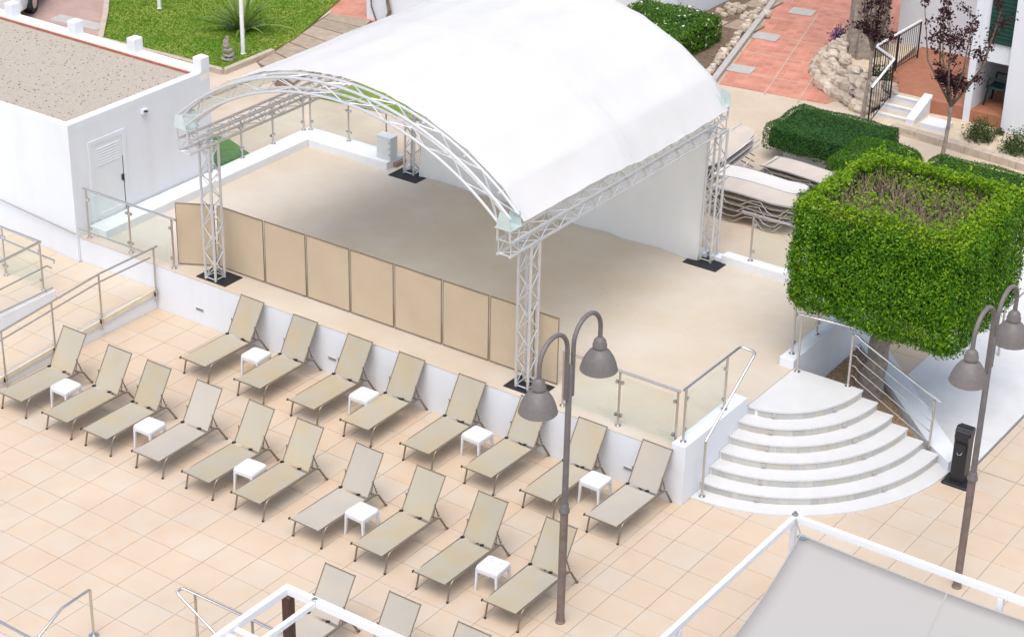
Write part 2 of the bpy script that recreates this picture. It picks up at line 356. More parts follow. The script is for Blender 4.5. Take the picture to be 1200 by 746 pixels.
# ------------------------------------------------------------------ helpers: meshes
class MB:
    """collects shapes, then build() links them as ONE mesh object"""
    def __init__(s): s.v = []; s.f = []
    def add(s, vs, fs):
        k = len(s.v); s.v += [tuple(float(c) for c in p) for p in vs]; s.f += [tuple(i + k for i in f) for f in fs]; return s
    def box(s, a, b):
        (x0, y0, z0), (x1, y1, z1) = a, b
        return s.add([(x0, y0, z0), (x1, y0, z0), (x1, y1, z0), (x0, y1, z0), (x0, y0, z1), (x1, y0, z1), (x1, y1, z1), (x0, y1, z1)],
                     [(3, 2, 1, 0), (4, 5, 6, 7), (0, 1, 5, 4), (1, 2, 6, 5), (2, 3, 7, 6), (3, 0, 4, 7)])
    def bbox(s, a, b, r=0.01):
        """box with chamfered vertical and top edges"""
        (x0, y0, z0), (x1, y1, z1) = a, b
        r = min(r, (x1 - x0) * .45, (y1 - y0) * .45, (z1 - z0) * .9)
        ring = lambda i, z: [(x0 + r + i, y0 + i, z), (x1 - r - i, y0 + i, z), (x1 - i, y0 + r + i, z), (x1 - i, y1 - r - i, z), (x1 - r - i, y1 - i, z), (x0 + r + i, y1 - i, z), (x0 + i, y1 - r - i, z), (x0 + i, y0 + r + i, z)]
        vs = ring(0, z0) + ring(0, z1 - r) + ring(r * .7, z1)
        fs = [tuple(range(7, -1, -1)), tuple(range(16, 24))]
        for L in (0, 8):
            for i in range(8):
                j = (i + 1) % 8; fs.append((L + i, L + j, L + 8 + j, L + 8 + i))
        return s.add(vs, fs)
    def obox(s, c, size, M3=None):
        hx, hy, hz = (d / 2 for d in size)
        P = [Vector((sx * hx, sy * hy, sz * hz)) for sz in (-1, 1) for sx, sy in ((-1, -1), (1, -1), (1, 1), (-1, 1))]
        if M3 is not None: P = [M3 @ p for p in P]
        P = [p + Vector(c) for p in P]
        return s.add(P, [(3, 2, 1, 0), (4, 5, 6, 7), (0, 1, 5, 4), (1, 2, 6, 5), (2, 3, 7, 6), (3, 0, 4, 7)])
    def prism(s, poly, z0, z1):
        a = sum(poly[i][0] * poly[(i + 1) % len(poly)][1] - poly[(i + 1) % len(poly)][0] * poly[i][1] for i in range(len(poly)))
        if a < 0: poly = poly[::-1]
        n = len(poly); zz0 = z0 if hasattr(z0, '__len__') else [z0] * n; zz1 = z1 if hasattr(z1, '__len__') else [z1] * n
        if a < 0:
            if hasattr(z0, '__len__'): zz0 = list(z0)[::-1]
            if hasattr(z1, '__len__'): zz1 = list(z1)[::-1]
        vs = [(p[0], p[1], z) for p, z in zip(poly, zz0)] + [(p[0], p[1], z) for p, z in zip(poly, zz1)]
        fs = [tuple(range(n - 1, -1, -1)), tuple(range(n, 2 * n))] + [(i, (i + 1) % n, n + (i + 1) % n, n + i) for i in range(n)]
        return s.add(vs, fs)
    def tube(s, pts, r, n=8, caps=True):
        pts = [Vector(p) for p in pts]; m = len(pts)
        rr = r if hasattr(r, '__len__') else [r] * m
        vs = []; prev = None
        for i, p in enumerate(pts):
            t = (pts[min(i + 1, m - 1)] - pts[max(i - 1, 0)]).normalized()
            if prev is None:
                u = t.cross(Vector((0, 0, 1)));
                if u.length < 1e-3: u = t.cross(Vector((0, 1, 0)))
                u.normalize()
            else:
                u = prev - t * prev.dot(t)
                if u.length < 1e-6: u = t.orthogonal()
                u.normalize()
            prev = u; w = t.cross(u)
            sc = 1.0
            if 0 < i < m - 1:
                a = (pts[i] - pts[i - 1]).normalized(); b = (pts[i + 1] - pts[i]).normalized()
                sc = 1 / max(0.6, math.sqrt(max(0.0, (1 + a.dot(b)) / 2)))
            for k in range(n):
                an = 2 * math.pi * k / n
                vs.append(p + (u * math.cos(an) + w * math.sin(an)) * rr[i] * sc)
        fs = []
        for i in range(m - 1):
            for k in range(n):
                j = (k + 1) % n; fs.append((i * n + k, i * n + j, (i + 1) * n + j, (i + 1) * n + k))
        if caps: fs += [tuple(range(n - 1, -1, -1)), tuple(range((m - 1) * n, m * n))]
        return s.add(vs, fs)
    def lathe(s, c, prof, n=24, caps=True):
        vs = [(c[0] + r * math.cos(2 * math.pi * k / n), c[1] + r * math.sin(2 * math.pi * k / n), c[2] + z) for r, z in prof for k in range(n)]
        fs = []
        for i in range(len(prof) - 1):
            for k in range(n):
                j = (k + 1) % n; fs.append((i * n + k, i * n + j, (i + 1) * n + j, (i + 1) * n + k))
        if caps: fs += [tuple(range(n - 1, -1, -1)), tuple(range((len(prof) - 1) * n, len(prof) * n))]
        return s.add(vs, fs)
    def grid(s, P, thick=None, nrm=None):
        """P[i][j] points -> sheet; with thick, a closed slab offset along nrm"""
        a, b = len(P), len(P[0])
        idx = lambda i, j: i * b + j
        top = [P[i][j] for i in range(a) for j in range(b)]
        fs = [(idx(i, j), idx(i + 1, j), idx(i + 1, j + 1), idx(i, j + 1)) for i in range(a - 1) for j in range(b - 1)]
        if thick is None: return s.add(top, fs)
        off = Vector(nrm) * -thick
        bot = [tuple(Vector(p) + off) for p in top]; N = a * b
        fs2 = [tuple(N + q for q in f[::-1]) for f in fs]
        rim = [idx(i, 0) for i in range(a)] + [idx(a - 1, j) for j in range(1, b)] + [idx(i, b - 1) for i in range(a - 2, -1, -1)] + [idx(0, j) for j in range(b - 2, 0, -1)]
        fs3 = [(rim[(k + 1) % len(rim)], rim[k], N + rim[k], N + rim[(k + 1) % len(rim)]) for k in range(len(rim))]
        return s.add(top + bot, fs + fs2 + fs3)
    def mesh(s, name, m=None, smooth=False, auto=None):
        me = bpy.data.meshes.new(name); me.from_pydata(s.v, [], s.f); me.validate(); me.update()
        if m: me.materials.append(MATS[m] if isinstance(m, str) else m)
        if smooth:
            for p in me.polygons: p.use_smooth = True
            if auto is not None:
                try: me.set_sharp_from_angle(angle=math.radians(auto))
                except Exception: pass
        return me
    def build(s, name, m, parent=None, smooth=False, auto=40, kind=None, label=None):
        return link(name, s.mesh(name, m, smooth, auto), parent, kind, label)

def link(name, me, parent=None, kind=None, label=None):
    o = bpy.data.objects.new(name, me); COL.objects.link(o)
    if parent is not None:
        o.parent = parent
        o.matrix_parent_inverse = Matrix.Translation(-Vector(parent.location))
    if kind: o['kind'] = kind
    if label: o['label'] = label
    return o

def thing(name, label, cat, loc=(0, 0, 0), group=None):
    o = bpy.data.objects.new(name, None); COL.objects.link(o); o.location = loc; o.empty_display_size = 0.2
    tag(o, label, cat, group); return o
def tag(o, label, cat, group=None):
    o['label'] = label; o['category'] = cat
    if group: o['group'] = group
    return o
def struct(name, mb, m, parent=None, smooth=False):
    return mb.build(name, m, parent, smooth, kind=None if parent else 'structure')
def copy_tree(o, parent=None):
    c = o.copy(); COL.objects.link(c)
    if parent is not None: c.parent = parent
    for ch in [q for q in bpy.data.objects if q.parent == o]: copy_tree(ch, c)
    return c
ORD = ['first', 'second', 'third', 'fourth', 'fifth', 'sixth', 'seventh', 'eighth', 'ninth', 'tenth']

def arcpts(c, r, a0, a1, n, plane='xy', z=0):
    out = []
    for i in range(n + 1):
        a = a0 + (a1 - a0) * i / n
        if plane == 'xy': out.append((c[0] + r * math.cos(a), c[1] + r * math.sin(a), z))
        elif plane == 'yz': out.append((c[0], c[1] + r * math.cos(a), c[2] + r * math.sin(a)))
        elif plane == 'xz': out.append((c[0] + r * math.cos(a), c[1], c[2] + r * math.sin(a)))
    return out

def leaves_mesh(name, P, N, size, m, tilt=0.7, aspect=0.5, fold=0.0):
    """one small pointed leaf per point of P, facing roughly along N"""
    P = np.asarray(P, float); N = np.asarray(N, float); k = len(P)
    n = N + RNG.normal(0, tilt, (k, 3)); n /= np.linalg.norm(n, axis=1)[:, None] + 1e-9
    r = RNG.normal(0, 1, (k, 3)); u = np.cross(n, r); u /= np.linalg.norm(u, axis=1)[:, None] + 1e-9
    w = np.cross(n, u)
    L = (size * RNG.uniform(0.65, 1.3, k))[:, None]
    a = P - u * L * .5; b = P + w * L * aspect * .5 + n * L * fold; c = P + u * L * .5; d = P - w * L * aspect * .5 + n * L * fold
    V = np.stack([a, b, c, d], 1).reshape(-1, 3)
    me = bpy.data.meshes.new(name)
    me.vertices.add(4 * k); me.vertices.foreach_set('co', V.ravel())
    me.loops.add(4 * k); me.loops.foreach_set('vertex_index', np.arange(4 * k))
    me.polygons.add(k); me.polygons.foreach_set('loop_start', np.arange(0, 4 * k, 4)); me.polygons.foreach_set('loop_total', np.full(k, 4))
    me.update(calc_edges=True); me.validate()
    me.materials.append(MATS[m])
    return me

def box_surface(a, b, n, faces='xXyYZ', jitter=0.05, round_=0.25, wob=0.06):
    """points and normals spread over a rounded box"""
    a = np.array(a, float); b = np.array(b, float); c = (a + b) / 2; h = (b - a) / 2
    F = {'x': (0, -1), 'X': (0, 1), 'y': (1, -1), 'Y': (1, 1), 'z': (2, -1), 'Z': (2, 1)}
    ar = [(h[[i for i in range(3) if i != F[q][0]]].prod(), q) for q in faces]; tot = sum(x for x, _ in ar)
    Ps, Ns = [], []
    for A, q in ar:
        k = max(1, int(n * A / tot)); ax, sg = F[q]
        p = RNG.uniform(-1, 1, (k, 3)) * h; p[:, ax] = sg * h[ax]
        Ps.append(p)
    P = np.concatenate(Ps)
    inner = np.clip(P, -(h - round_), h - round_); d = P - inner; ln = np.linalg.norm(d, axis=1)[:, None] + 1e-9
    Nn = d / ln; P = inner + Nn * round_
    ph = P * 2.1
    P = P + Nn * (wob * (np.sin(ph[:, 0:1] * 2 + 1) + np.sin(ph[:, 1:2] * 2.7) + np.sin(ph[:, 2:3] * 3.1 + 2)) / 1.7) + Nn * RNG.normal(0, jitter, (len(P), 1))
    return P + c, Nn

def rounded_core(mb, a, b, r=0.2, n=10):
    """lumpy rounded block"""
    a = Vector(a); b = Vector(b); c = (a + b) / 2; h = (b - a) / 2
    for ax in range(3):
        for sg in (-1, 1):
            P = []
            for i in range(n + 1):
                row = []
                for j in range(n + 1):
                    q = [0, 0, 0]; q[ax] = sg * h[ax]; q[(ax + 1) % 3] = h[(ax + 1) % 3] * (2 * i / n - 1) * sg; q[(ax + 2) % 3] = h[(ax + 2) % 3] * (2 * j / n - 1)
                    q = Vector(q); inn = Vector([max(-(h[k] - r), min(h[k] - r, q[k])) for k in range(3)])
                    d = (q - inn); d = d.normalized() * r if d.length > 0 else d
                    p = inn + d + c
                    row.append(tuple(p + (p - c).normalized() * 0.04 * mnoise.noise(p * 3)))
                P.append(row)
            mb.grid(P)
    return mb

def blob(mb, c, size, seed=0, n=7, flat=0.0):
    """rough stone: a noisy faceted ellipsoid"""
    vs = []; fs = []
    for i in range(n + 1):
        th = math.pi * i / n
        for j in range(n + 2):
            ph = 2 * math.pi * j / (n + 2)
            d = Vector((math.sin(th) * math.cos(ph), math.sin(th) * math.sin(ph), math.cos(th)))
            k = 1 + 0.35 * mnoise.noise(d * 1.6 + Vector((seed * 3.1, seed * 1.7, seed)))
            q = Vector([math.copysign(abs(t) ** 0.75, t) for t in d])
            vs.append((c[0] + q.x * size[0] * k, c[1] + q.y * size[1] * k, c[2] + q.z * size[2] * k))
    m = n + 2
    for i in range(n):
        for j in range(m):
            fs.append((i * m + j, (i + 1) * m + j, (i + 1) * m + (j + 1) % m, i * m + (j + 1) % m))
    return mb.add(vs, fs)
# ================================================================== the setting
S = 0.905                     # stage floor level
UP = 0.90                     # upper terrace level
struct('ground', MB().box((-300, -300, -3.0), (300, 300, -0.25)), 'sandy')
ter = MB()
for a, b in (((-1.07, -9), (10.37, 4.54)), ((10.37, -9), (26, 8.42)), ((13.66, 8.42), (26, 15)), ((10.372, 10.6), (11.4, 15))):
    ter.box((a[0], a[1], -0.24), (b[0], b[1], -0.007))
terrace = struct('terrace', ter, 'grout')

PITCH, JOINT = 0.6, 0.009
def tile_mesh(x0, x1, y0, y1, name='tile', m='terrace_tile', th=0.03):
    return MB().bbox((x0, y0, -th), (x1, y1, 0), 0.003).mesh(name, m)
tile_shared = tile_mesh(-PITCH / 2 + JOINT / 2, PITCH / 2 - JOINT / 2, -PITCH / 2 + JOINT / 2, PITCH / 2 - JOINT / 2)
def tile_field(parent, regions, limit):
    cells = []
    for (x0, y0, x1, y1) in regions:
        for i in range(math.floor(x0 / PITCH), math.ceil(x1 / PITCH)):
            for j in range(math.floor(y0 / PITCH), math.ceil(y1 / PITCH)):
                a, b, c, d = max(x0, i * PITCH), min(x1, (i + 1) * PITCH), max(y0, j * PITCH), min(y1, (j + 1) * PITCH)
                if b - a < 0.04 or d - c < 0.04: continue
                cx, cy = (a + b) / 2, (c + d) / 2
                u, v = px((cx, cy, 0))
                if not (-60 < u < 1260 and -60 < v < 830): continue
                q = CR @ (np.array([cx, cy, 0]) - CC)
                seen = 0 <= u <= 1200 and 0 <= v <= 746 and not (v > 640 and u > 860 + (746 - v))
                cells.append((not seen, q[2], a, b, c, d))
    cells.sort()
    rest = MB()
    for k, (_, _, a, b, c, d) in enumerate(cells):
        full = b - a > PITCH - 1e-4 and d - c > PITCH - 1e-4
        tz = random.uniform(-0.0012, 0.0012)
        if k < limit:
            if full: o = link('tile', tile_shared, parent)
            else: o = link('tile', tile_mesh(-(b - a) / 2 + JOINT / 2, (b - a) / 2 - JOINT / 2, -(d - c) / 2 + JOINT / 2, (d - c) / 2 - JOINT / 2), parent)
            o.location = ((a + b) / 2, (c + d) / 2, tz)
            o.rotation_euler = (random.uniform(-.001, .001), random.uniform(-.001, .001), 0)
        else:
            rest.bbox((a + JOINT / 2, c + JOINT / 2, -0.03), (b - JOINT / 2, d - JOINT / 2, tz), 0.003)
    if rest.v: rest.build('tiles', 'terrace_tile', parent, kind='stuff')
tile_field(terrace, [(-1.07, -9, 10.37, 4.53), (10.37, -9, 26, 8.42), (13.66, 8.42, 26, 15), (10.38, 10.6, 11.39, 15)], 300)

# white concrete walkway beside the tree, sloping up further back
struct('concrete_walkway', MB().box((11.4, 8.42, -0.2), (13.63, 12.0, 0.025)).prism([(11.4, 12.0), (13.63, 12.0), (13.63, 17), (11.4, 17)], -0.2, [0.025, 0.025, 0.9, 0.9]), 'white_concrete')
# the upper level behind the stage
up = MB()
up.box((-60, 11.3, -0.2), (10.37, 80, UP - 0.002))
up.box((-60, 8.32, -0.2), (-3.06, 11.3, UP - 0.004))
up.box((10.37, 15.0, -0.2), (11.38, 80, UP - 0.006)); up.box((13.65, 15.0, -0.2), (60, 80, UP - 0.006)); up.box((11.38, 17.0, -0.2), (13.65, 80, UP - 0.008))
upper = struct('upper_terrace', up, 'upper_paving')

# ------------------------------------------------------------------ stage platform
st = thing('stage', 'raised white-walled stage platform with a bare beige floor', 'stage', (3.7, 7.9, 0))
MB().box((-3.03, 4.53, -0.2), (10.37, 11.3, S - 0.012)).build('wall', 'white_wall', st)
MB().box((-3.028, 4.526, S - 0.012), (10.366, 11.29, S)).build('floor', 'stage_floor', st)
for a, b, zt in (((-3.0, 4.78), (-2.56, 11.25), 1.07), ((-2.555, 10.68), (-0.44, 11.25), 1.072), ((0.5, 11.04), (7.3, 11.24), 1.0), ((7.3, 11.02), (10.1, 11.25), 1.074), ((10.1, 8.12), (10.372, 11.26), 1.07)):
    MB().bbox((a[0], a[1], S - 0.02), (b[0], b[1], zt), 0.008).build('kerb', 'white_wall', st)
MB().bbox((10.12, 4.525, S - 0.3), (10.374, 6.52, 1.07), 0.008).build('parapet', 'white_wall', st)
for vx in (0.04, 3.20, 6.25, 9.36):
    v = MB().box((vx - 0.10, 4.520, 0.275), (vx + 0.10, 4.533, 0.345)).build('wall_vent', 'cabinet', st)
    MB().box((vx - 0.085, 4.516, 0.288), (vx + 0.085, 4.5205, 0.304)).box((vx - 0.085, 4.516, 0.314), (vx + 0.085, 4.5205, 0.330)).build('slot', 'meter_box', v)

# ------------------------------------------------------------------ curved marble stairs
SX, SY = 10.376, 8.2
def ell(k, a, grow=0.0):
    return (SX + (1.28 + 0.29 * k + grow) * math.cos(a), SY + (1.65 + 0.293 * k + grow) * math.sin(a))
ZS = [S - 0.005, 0.757, 0.612, 0.467, 0.322, 0.177, 0.032]
stairs = thing('curved_stairs', 'quarter-round white marble stairs with mosaic risers beside the stage', 'stairs', (11.6, 6.8, 0))
for k in range(7):
    za, zb = ZS[k], (ZS[k + 1] if k < 6 else -0.02)
    seg = 40
    core = [(SX, SY)] + [ell(k, -math.pi / 2 + math.pi / 2 * i / seg, -0.02 if k < 6 else 0) for i in range(seg + 1)]
    top = [(SX, SY)] + [ell(k, -math.pi / 2 + math.pi / 2 * i / seg, 0.0) for i in range(seg + 1)]
    if k < 6:
        tread = MB().prism(top, za - 0.03, za).build('tread', 'marble', stairs)
        MB().prism(core, zb - 0.01, za - 0.03).build('riser', 'white_step_wall', tread)
        # riser mosaic
        a = -math.pi / 2 + 0.01
        while a < -0.03:
            w = random.choice((0.12, 0.19, 0.19, 0.26))
            p = ell(k, a, -0.019); q0 = ell(k, a + 0.001, -0.019); da = w / (math.dist(p, q0) / 0.001)
            a2 = min(a + da, -0.005); q = ell(k, a2, -0.019)
            t = Vector((q[0] - p[0], q[1] - p[1], 0)); ln = t.length
            if ln > 0.03:
                t.normalize(); n = Vector((t.y, -t.x, 0))
                Mx = Matrix((t, n, (0, 0, 1))).transposed()
                MB().obox(((p[0] + q[0]) / 2, (p[1] + q[1]) / 2, (za - 0.034 + zb + 0.003) / 2), (ln - 0.005, 0.014, za - 0.034 - zb - 0.003), Mx).build('riser_tile', 'marble_riser', tread)
            a = a2
        for ang in (-70, -27):
            p = ell(k, math.radians(ang), -0.008); q = ell(k, math.radians(ang), 0.012)
            MB().tube([(p[0], p[1], (za + zb) / 2 - 0.01), (q[0], q[1], (za + zb) / 2 - 0.01)], 0.036, 14).build('step_light', 'grey_cover', tread, smooth=True)
        # marble slab joints
    else:
        MB().prism(core, zb, za).build('base_slab', 'marble', stairs)

# ------------------------------------------------------------------ gravel bed, diagonal wall, topiary tree
struct('gravel_bed', MB().prism([(10.372, 8.205), (12.9, 8.205), (10.372, 10.75)], -0.1, [0.16, 0.10, 0.20]), 'gravel_bed')
chips = MB()
for k in range(2600):
    a, b = sorted((random.random(), random.random()))
    w = (a, b - a, 1 - b); x = 10.4 * w[0] + 12.85 * w[1] + 10.4 * w[2]; y = 8.22 * w[0] + 8.22 * w[1] + 10.7 * w[2]
    z = 0.16 * w[0] + 0.10 * w[1] + 0.20 * w[2]; r = random.uniform(0.012, 0.03)
    chips.obox((x, y, z + r * .3), (r * 2, r * 1.5, r), Matrix.Rotation(random.uniform(0, 6.28), 3, 'Z') @ Matrix.Rotation(random.uniform(-.6, .6), 3, 'X'))
g = chips.build('gravel', 'gravel_chip', None, kind='stuff'); tag(g, 'brown gravel covering the bed below the clipped tree', 'gravel')
dw = MB().prism([(12.88, 8.34), (13.37, 8.0), (13.42, 8.32), (10.72, 11.05), (10.4, 10.75)], -0.1, [0.21, 0.21, 0.21, 0.30, 0.30])
tag(dw.build('planter_wall', 'white_wall', None), 'low white diagonal wall along the gravel bed under the tree', 'wall')

def tree_trunk(mb, pts, radii, n=10, seed=0):
    P = []; Rr = []
    for (a, b), (ra, rb) in zip(zip(pts[:-1], pts[1:]), zip(radii[:-1], radii[1:])):
        a, b = Vector(a), Vector(b)
        for i in range(5):
            t = i / 5; p = a.lerp(b, t)
            P.append(p + Vector((mnoise.noise(p * 3 + Vector((seed, 0, 0))), mnoise.noise(p * 3 + Vector((0, seed, 9))), 0)) * ra * 0.25); Rr.append(ra + (rb - ra) * t)
    P.append(Vector(pts[-1])); Rr.append(radii[-1])
    return mb.tube(P, Rr, n)

tt = thing('topiary_tree', 'tree with a bright green box-clipped crown, bare and twiggy on top', 'tree', (11.3, 9.35, 0.15))
tr = tree_trunk(MB(), [(11.28, 9.33, 0.1), (11.33, 9.37, 0.9), (11.45, 9.4, 1.7), (11.6, 9.4, 2.5)], [0.24, 0.18, 0.17, 0.13], 14).build('trunk', 'bark_grey', tt, smooth=True)
bl = MB()
for k in range(7):
    an = k * 0.9 + 0.3
    tree_trunk(bl, [(11.5, 9.4, 2.0), (11.6 + 0.55 * math.cos(an), 9.4 + 0.55 * math.sin(an), 2.6), (11.6 + 0.95 * math.cos(an), 9.4 + 0.95 * math.sin(an), 3.45)], [0.08, 0.05, 0.02], 7, k)
bl.build('limb', 'bark_grey', tr, smooth=True)
CA, CB = (10.10, 7.98, 1.93), (13.14, 10.9, 4.02)
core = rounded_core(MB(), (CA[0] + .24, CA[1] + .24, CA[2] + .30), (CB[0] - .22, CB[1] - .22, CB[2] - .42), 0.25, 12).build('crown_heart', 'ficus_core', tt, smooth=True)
P1, N1 = box_surface(CA, CB, 64000, 'xXyYz', 0.045, 0.38, 0.06)
keep = P1[:, 2] < 3.98
P2, N2 = box_surface((CA[0] + .1, CA[1] + .1, CA[2] + .1), (CB[0] - .1, CB[1] - .1, CB[2] - .15), 22000, 'xXyY', 0.05, 0.25, 0.06)
P = np.concatenate([P1[keep], P2]); Nn = np.concatenate([N1[keep], N2])
P[:, 2] += 0.13 * np.clip(1 - (P[:, 0] - CA[0]) / (CB[0] - CA[0]), 0, 1) * np.clip(3.2 - P[:, 2], 0, 1.2)
link('crown', leaves_mesh('crown', P, Nn + np.array([0, 0, .35]), 0.052, 'leaf_ficus', 0.55, 0.52, 0.08), tt)
# rim of the flat top and sparse shoots in the bare middle
rim = []
while len(rim) < 12000:
    x, y = random.uniform(CA[0] + .02, CB[0] - .02), random.uniform(CA[1] + .02, CB[1] - .02)
    d = min(x - CA[0], CB[0] - x, y - CA[1], CB[1] - y)
    nz = mnoise.noise(Vector((x * 1.7, y * 1.7, 3)))
    lim = 0.34 + 0.22 * nz + (0.12 if y > 10.0 else 0)
    pr = 1.0 if d < lim else (0.16 if nz > -0.05 else 0.05) 
    if random.random() < pr:
        edge = max(0, 0.22 - d)
        z = CB[2] - 0.02 + random.gauss(0, 0.05) - edge * 0.5 + 0.05 * nz - (0.14 if d > lim else 0)
        rim.append((x, y, z))
for k in range(420):                                  # upright leafy shoots breaking the flat top
    x, y = random.uniform(CA[0] + .1, CB[0] - .1), random.uniform(CA[1] + .1, CB[1] - .1)
    d = min(x - CA[0], CB[0] - x, y - CA[1], CB[1] - y); h = random.uniform(.10, .26)
    if d > .45 and mnoise.noise(Vector((x * 1.4, y * 1.4, 8))) < 0.08: continue
    z0 = (3.72 if d > .45 else 3.92) + random.uniform(-.05, .05)
    lx, ly = random.gauss(0, .06), random.gauss(0, .06)
    for i in range(random.randint(8, 18)):
        t = random.random(); rim.append((x + lx * t + random.gauss(0, .035), y + ly * t + random.gauss(0, .035), z0 + h * t))
link('crown_top', leaves_mesh('crown_top', rim, np.tile([0, 0, 1.0], (len(rim), 1)), 0.060, 'leaf_ficus_top', 0.6, 0.5, 0.08), tt)
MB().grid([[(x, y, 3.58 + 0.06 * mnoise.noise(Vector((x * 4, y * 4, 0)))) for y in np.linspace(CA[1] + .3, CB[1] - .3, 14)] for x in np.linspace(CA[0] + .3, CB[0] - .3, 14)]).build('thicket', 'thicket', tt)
tw = MB()
for k in range(900):
    x, y = random.uniform(CA[0] + .3, CB[0] - .3), random.uniform(CA[1] + .3, CB[1] - .3)
    h = random.uniform(0.22, 0.45); dx, dy = random.gauss(0, .16), random.gauss(0, .16)
    tw.tube([(x, y, 3.55), (x + dx * .5, y + dy * .5, 3.55 + h * .55), (x + dx * 1.1, y + dy * 1.1, 3.55 + h)], [0.011, 0.008, 0.003], 4, False)
tw.build('twigs', 'twig', tt, kind='stuff')

# ------------------------------------------------------------------ clipped hedges behind
def hedge(name, label, a, b, m, n=9000, core='hedge_core', size=0.05, r=0.15, jit=0.025, group=None):
    t = thing(name, label, 'hedge', ((a[0] + b[0]) / 2, (a[1] + b[1]) / 2, a[2]), group)
    rounded_core(MB(), (a[0] + .06, a[1] + .06, a[2]), (b[0] - .06, b[1] - .06, b[2] - .06), r, 10).build('branches', core, t, smooth=True)
    P, Nn = box_surface(a, b, n, 'xXyYZ', jit, r, 0.035)
    link('foliage', leaves_mesh('foliage', P, Nn, size, m, 0.6, 0.5, 0.05), t)
    return t
hp = MB().bbox((5.75, 16.35, UP - .01), (7.5, 17.7, 1.16), 0.01).build('planter_base', 'white_wall', None)
tag(hp, 'low white planter base beneath the dark clipped hedge', 'planter')
hedge('clipped_hedge', 'dark blue-green flat clipped hedge on a low white base', (5.42, 16.05, 1.15), (7.75, 17.75, 1.68), 'leaf_hedge', 24000, size=0.036, jit=0.012, r=0.09)
hedge('clipped_hedge', 'mossy green clipped hedge with a domed top behind the box-clipped tree', (7.15, 15.35, 0.9), (8.75, 16.95, 1.72), 'leaf_hedge_bright', 20000, size=0.036, r=0.3, jit=0.014)
hedge('clipped_hedge', 'wide low green hedge at the foot of the slender plum tree', (8.85, 15.75, 0.9), (11.2, 17.25, 1.62), 'leaf_hedge_bright', 20000, size=0.036, r=0.25, jit=0.014)
hb = hedge('flowering_hedge', 'bright green hedge dotted with white flowers beside the red path', (-1.2, 19.85, 0.9), (1.05, 22.0, 1.62), 'leaf_bed', 12000, size=0.06)
Pf, Nf = box_surface((-1.2, 19.85, 0.9), (1.05, 22.0, 1.66), 90, 'XyZ', 0.02, 0.15, 0.03)
link('blossom', leaves_mesh('blossom', Pf, Nf, 0.075, 'petal_white', 0.3, 0.9), hb)
# ================================================================== railings
def post(mb_parent, x, y, z0, z1, m='rail_steel', r=0.021, clamps=()):
    p = MB().tube([(x, y, z0), (x, y, z1)], r, 10).build('post', m, mb_parent, smooth=True)
    MB().lathe((x, y, z0), [(0.055, 0.001), (0.055, 0.010), (0.03, 0.018), (r + .002, 0.03)], 14).build('flange', 'steel', p, smooth=True)
    for (dx, dy) in clamps:
        for zc in (z0 + 0.2, z1 - 0.18):
            MB().obox((x + dx * 0.045, y + dy * 0.045, zc), (0.05, 0.05, 0.045)).build('clamp', 'steel', p)
    return p
def glass_railing(label, posts, ztop, rail, panes=True, group=None, name='glass_railing'):
    """posts: (x, y, base); rail: handrail points; a pane between each pair"""
    t = thing(name, label, 'railing', posts[0], group)
    for i, (x, y, z) in enumerate(posts):
        cl = []
        if panes and i > 0: q = Vector((posts[i - 1][0] - x, posts[i - 1][1] - y)).normalized(); cl.append((q.x, q.y))
        if panes and i < len(posts) - 1: q = Vector((posts[i + 1][0] - x, posts[i + 1][1] - y)).normalized(); cl.append((q.x, q.y))
        post(t, x, y, z, ztop - 0.02, clamps=cl)
        MB().tube([(x, y, ztop - 0.06), (x, y, ztop)], 0.009, 8).build('saddle', 'steel', t)
    MB().tube(rail, 0.022, 12).build('handrail', 'steel', t, smooth=True)
    if panes:
        for (a, b) in zip(posts[:-1], posts[1:]):
            u = Vector((b[0] - a[0], b[1] - a[1], 0)); L = u.length; u.normalize()
            c = Vector(((a[0] + b[0]) / 2, (a[1] + b[1]) / 2, (max(a[2], b[2]) + 0.08 + ztop - 0.09) / 2))
            MB().obox(c, (L - 0.10, 0.010, ztop - 0.09 - max(a[2], b[2]) - 0.08), Matrix((u, (-u.y, u.x, 0), (0, 0, 1))).transposed()).build('glass_pane', 'glass', t)
    return t
K = 1.07
glass_railing('glass railing at the stage front beside the double street lamp', [(7.94, 4.71, S), (9.01, 4.71, S), (10.08, 4.71, S)], 1.90, [(7.90, 4.71, 1.90), (10.12, 4.71, 1.90)])
sr = glass_railing('glass railing on the stage parapet with a handrail looping down the curved stairs', [(10.25, 4.66, K), (10.25, 5.95, K)], 2.03,
    [(10.25, 4.58, 2.03), (10.25, 6.30, 2.04), (10.265, 6.345, 2.04), (10.30, 6.37, 2.035), (10.47, 6.39, 2.01), (10.51, 6.37, 2.0), (10.52, 6.31, 1.965), (10.517, 4.96, 1.09), (10.517, 4.915, 1.04)])
post(sr, 10.517, 4.915, ZS[6], 1.03)
glass_railing('glass railing of the stage next to the white building and its door', [(-2.86, 4.63, S), (-1.76, 4.63, S), (-0.66, 4.63, S)], 1.91, [(-2.93, 4.63, 1.91), (-0.56, 4.63, 1.91)])
glass_railing('glass railing on the stage kerb that runs back from the white building', [(-2.96, 8.1, K), (-2.96, 9.07, K), (-2.96, 10.04, K), (-2.96, 11.02, K)], 1.95, [(-2.96, 8.05, 1.95), (-2.96, 11.06, 1.95)])
glass_railing('glass railing on the back kerb of the stage beside the grey cabinet', [(-2.86, 11.13, K), (-1.81, 11.13, K), (-0.80, 11.13, K)], 1.95, [(-2.90, 11.13, 1.95), (-0.60, 11.13, 1.95)])
glass_railing('glass railing on the back kerb of the stage before the stacked loungers', [(7.85, 11.14, K), (9.0, 11.14, K), (10.1, 11.14, K)], 2.02, [(7.6, 11.14, 2.02), (10.2, 11.14, 2.02)])
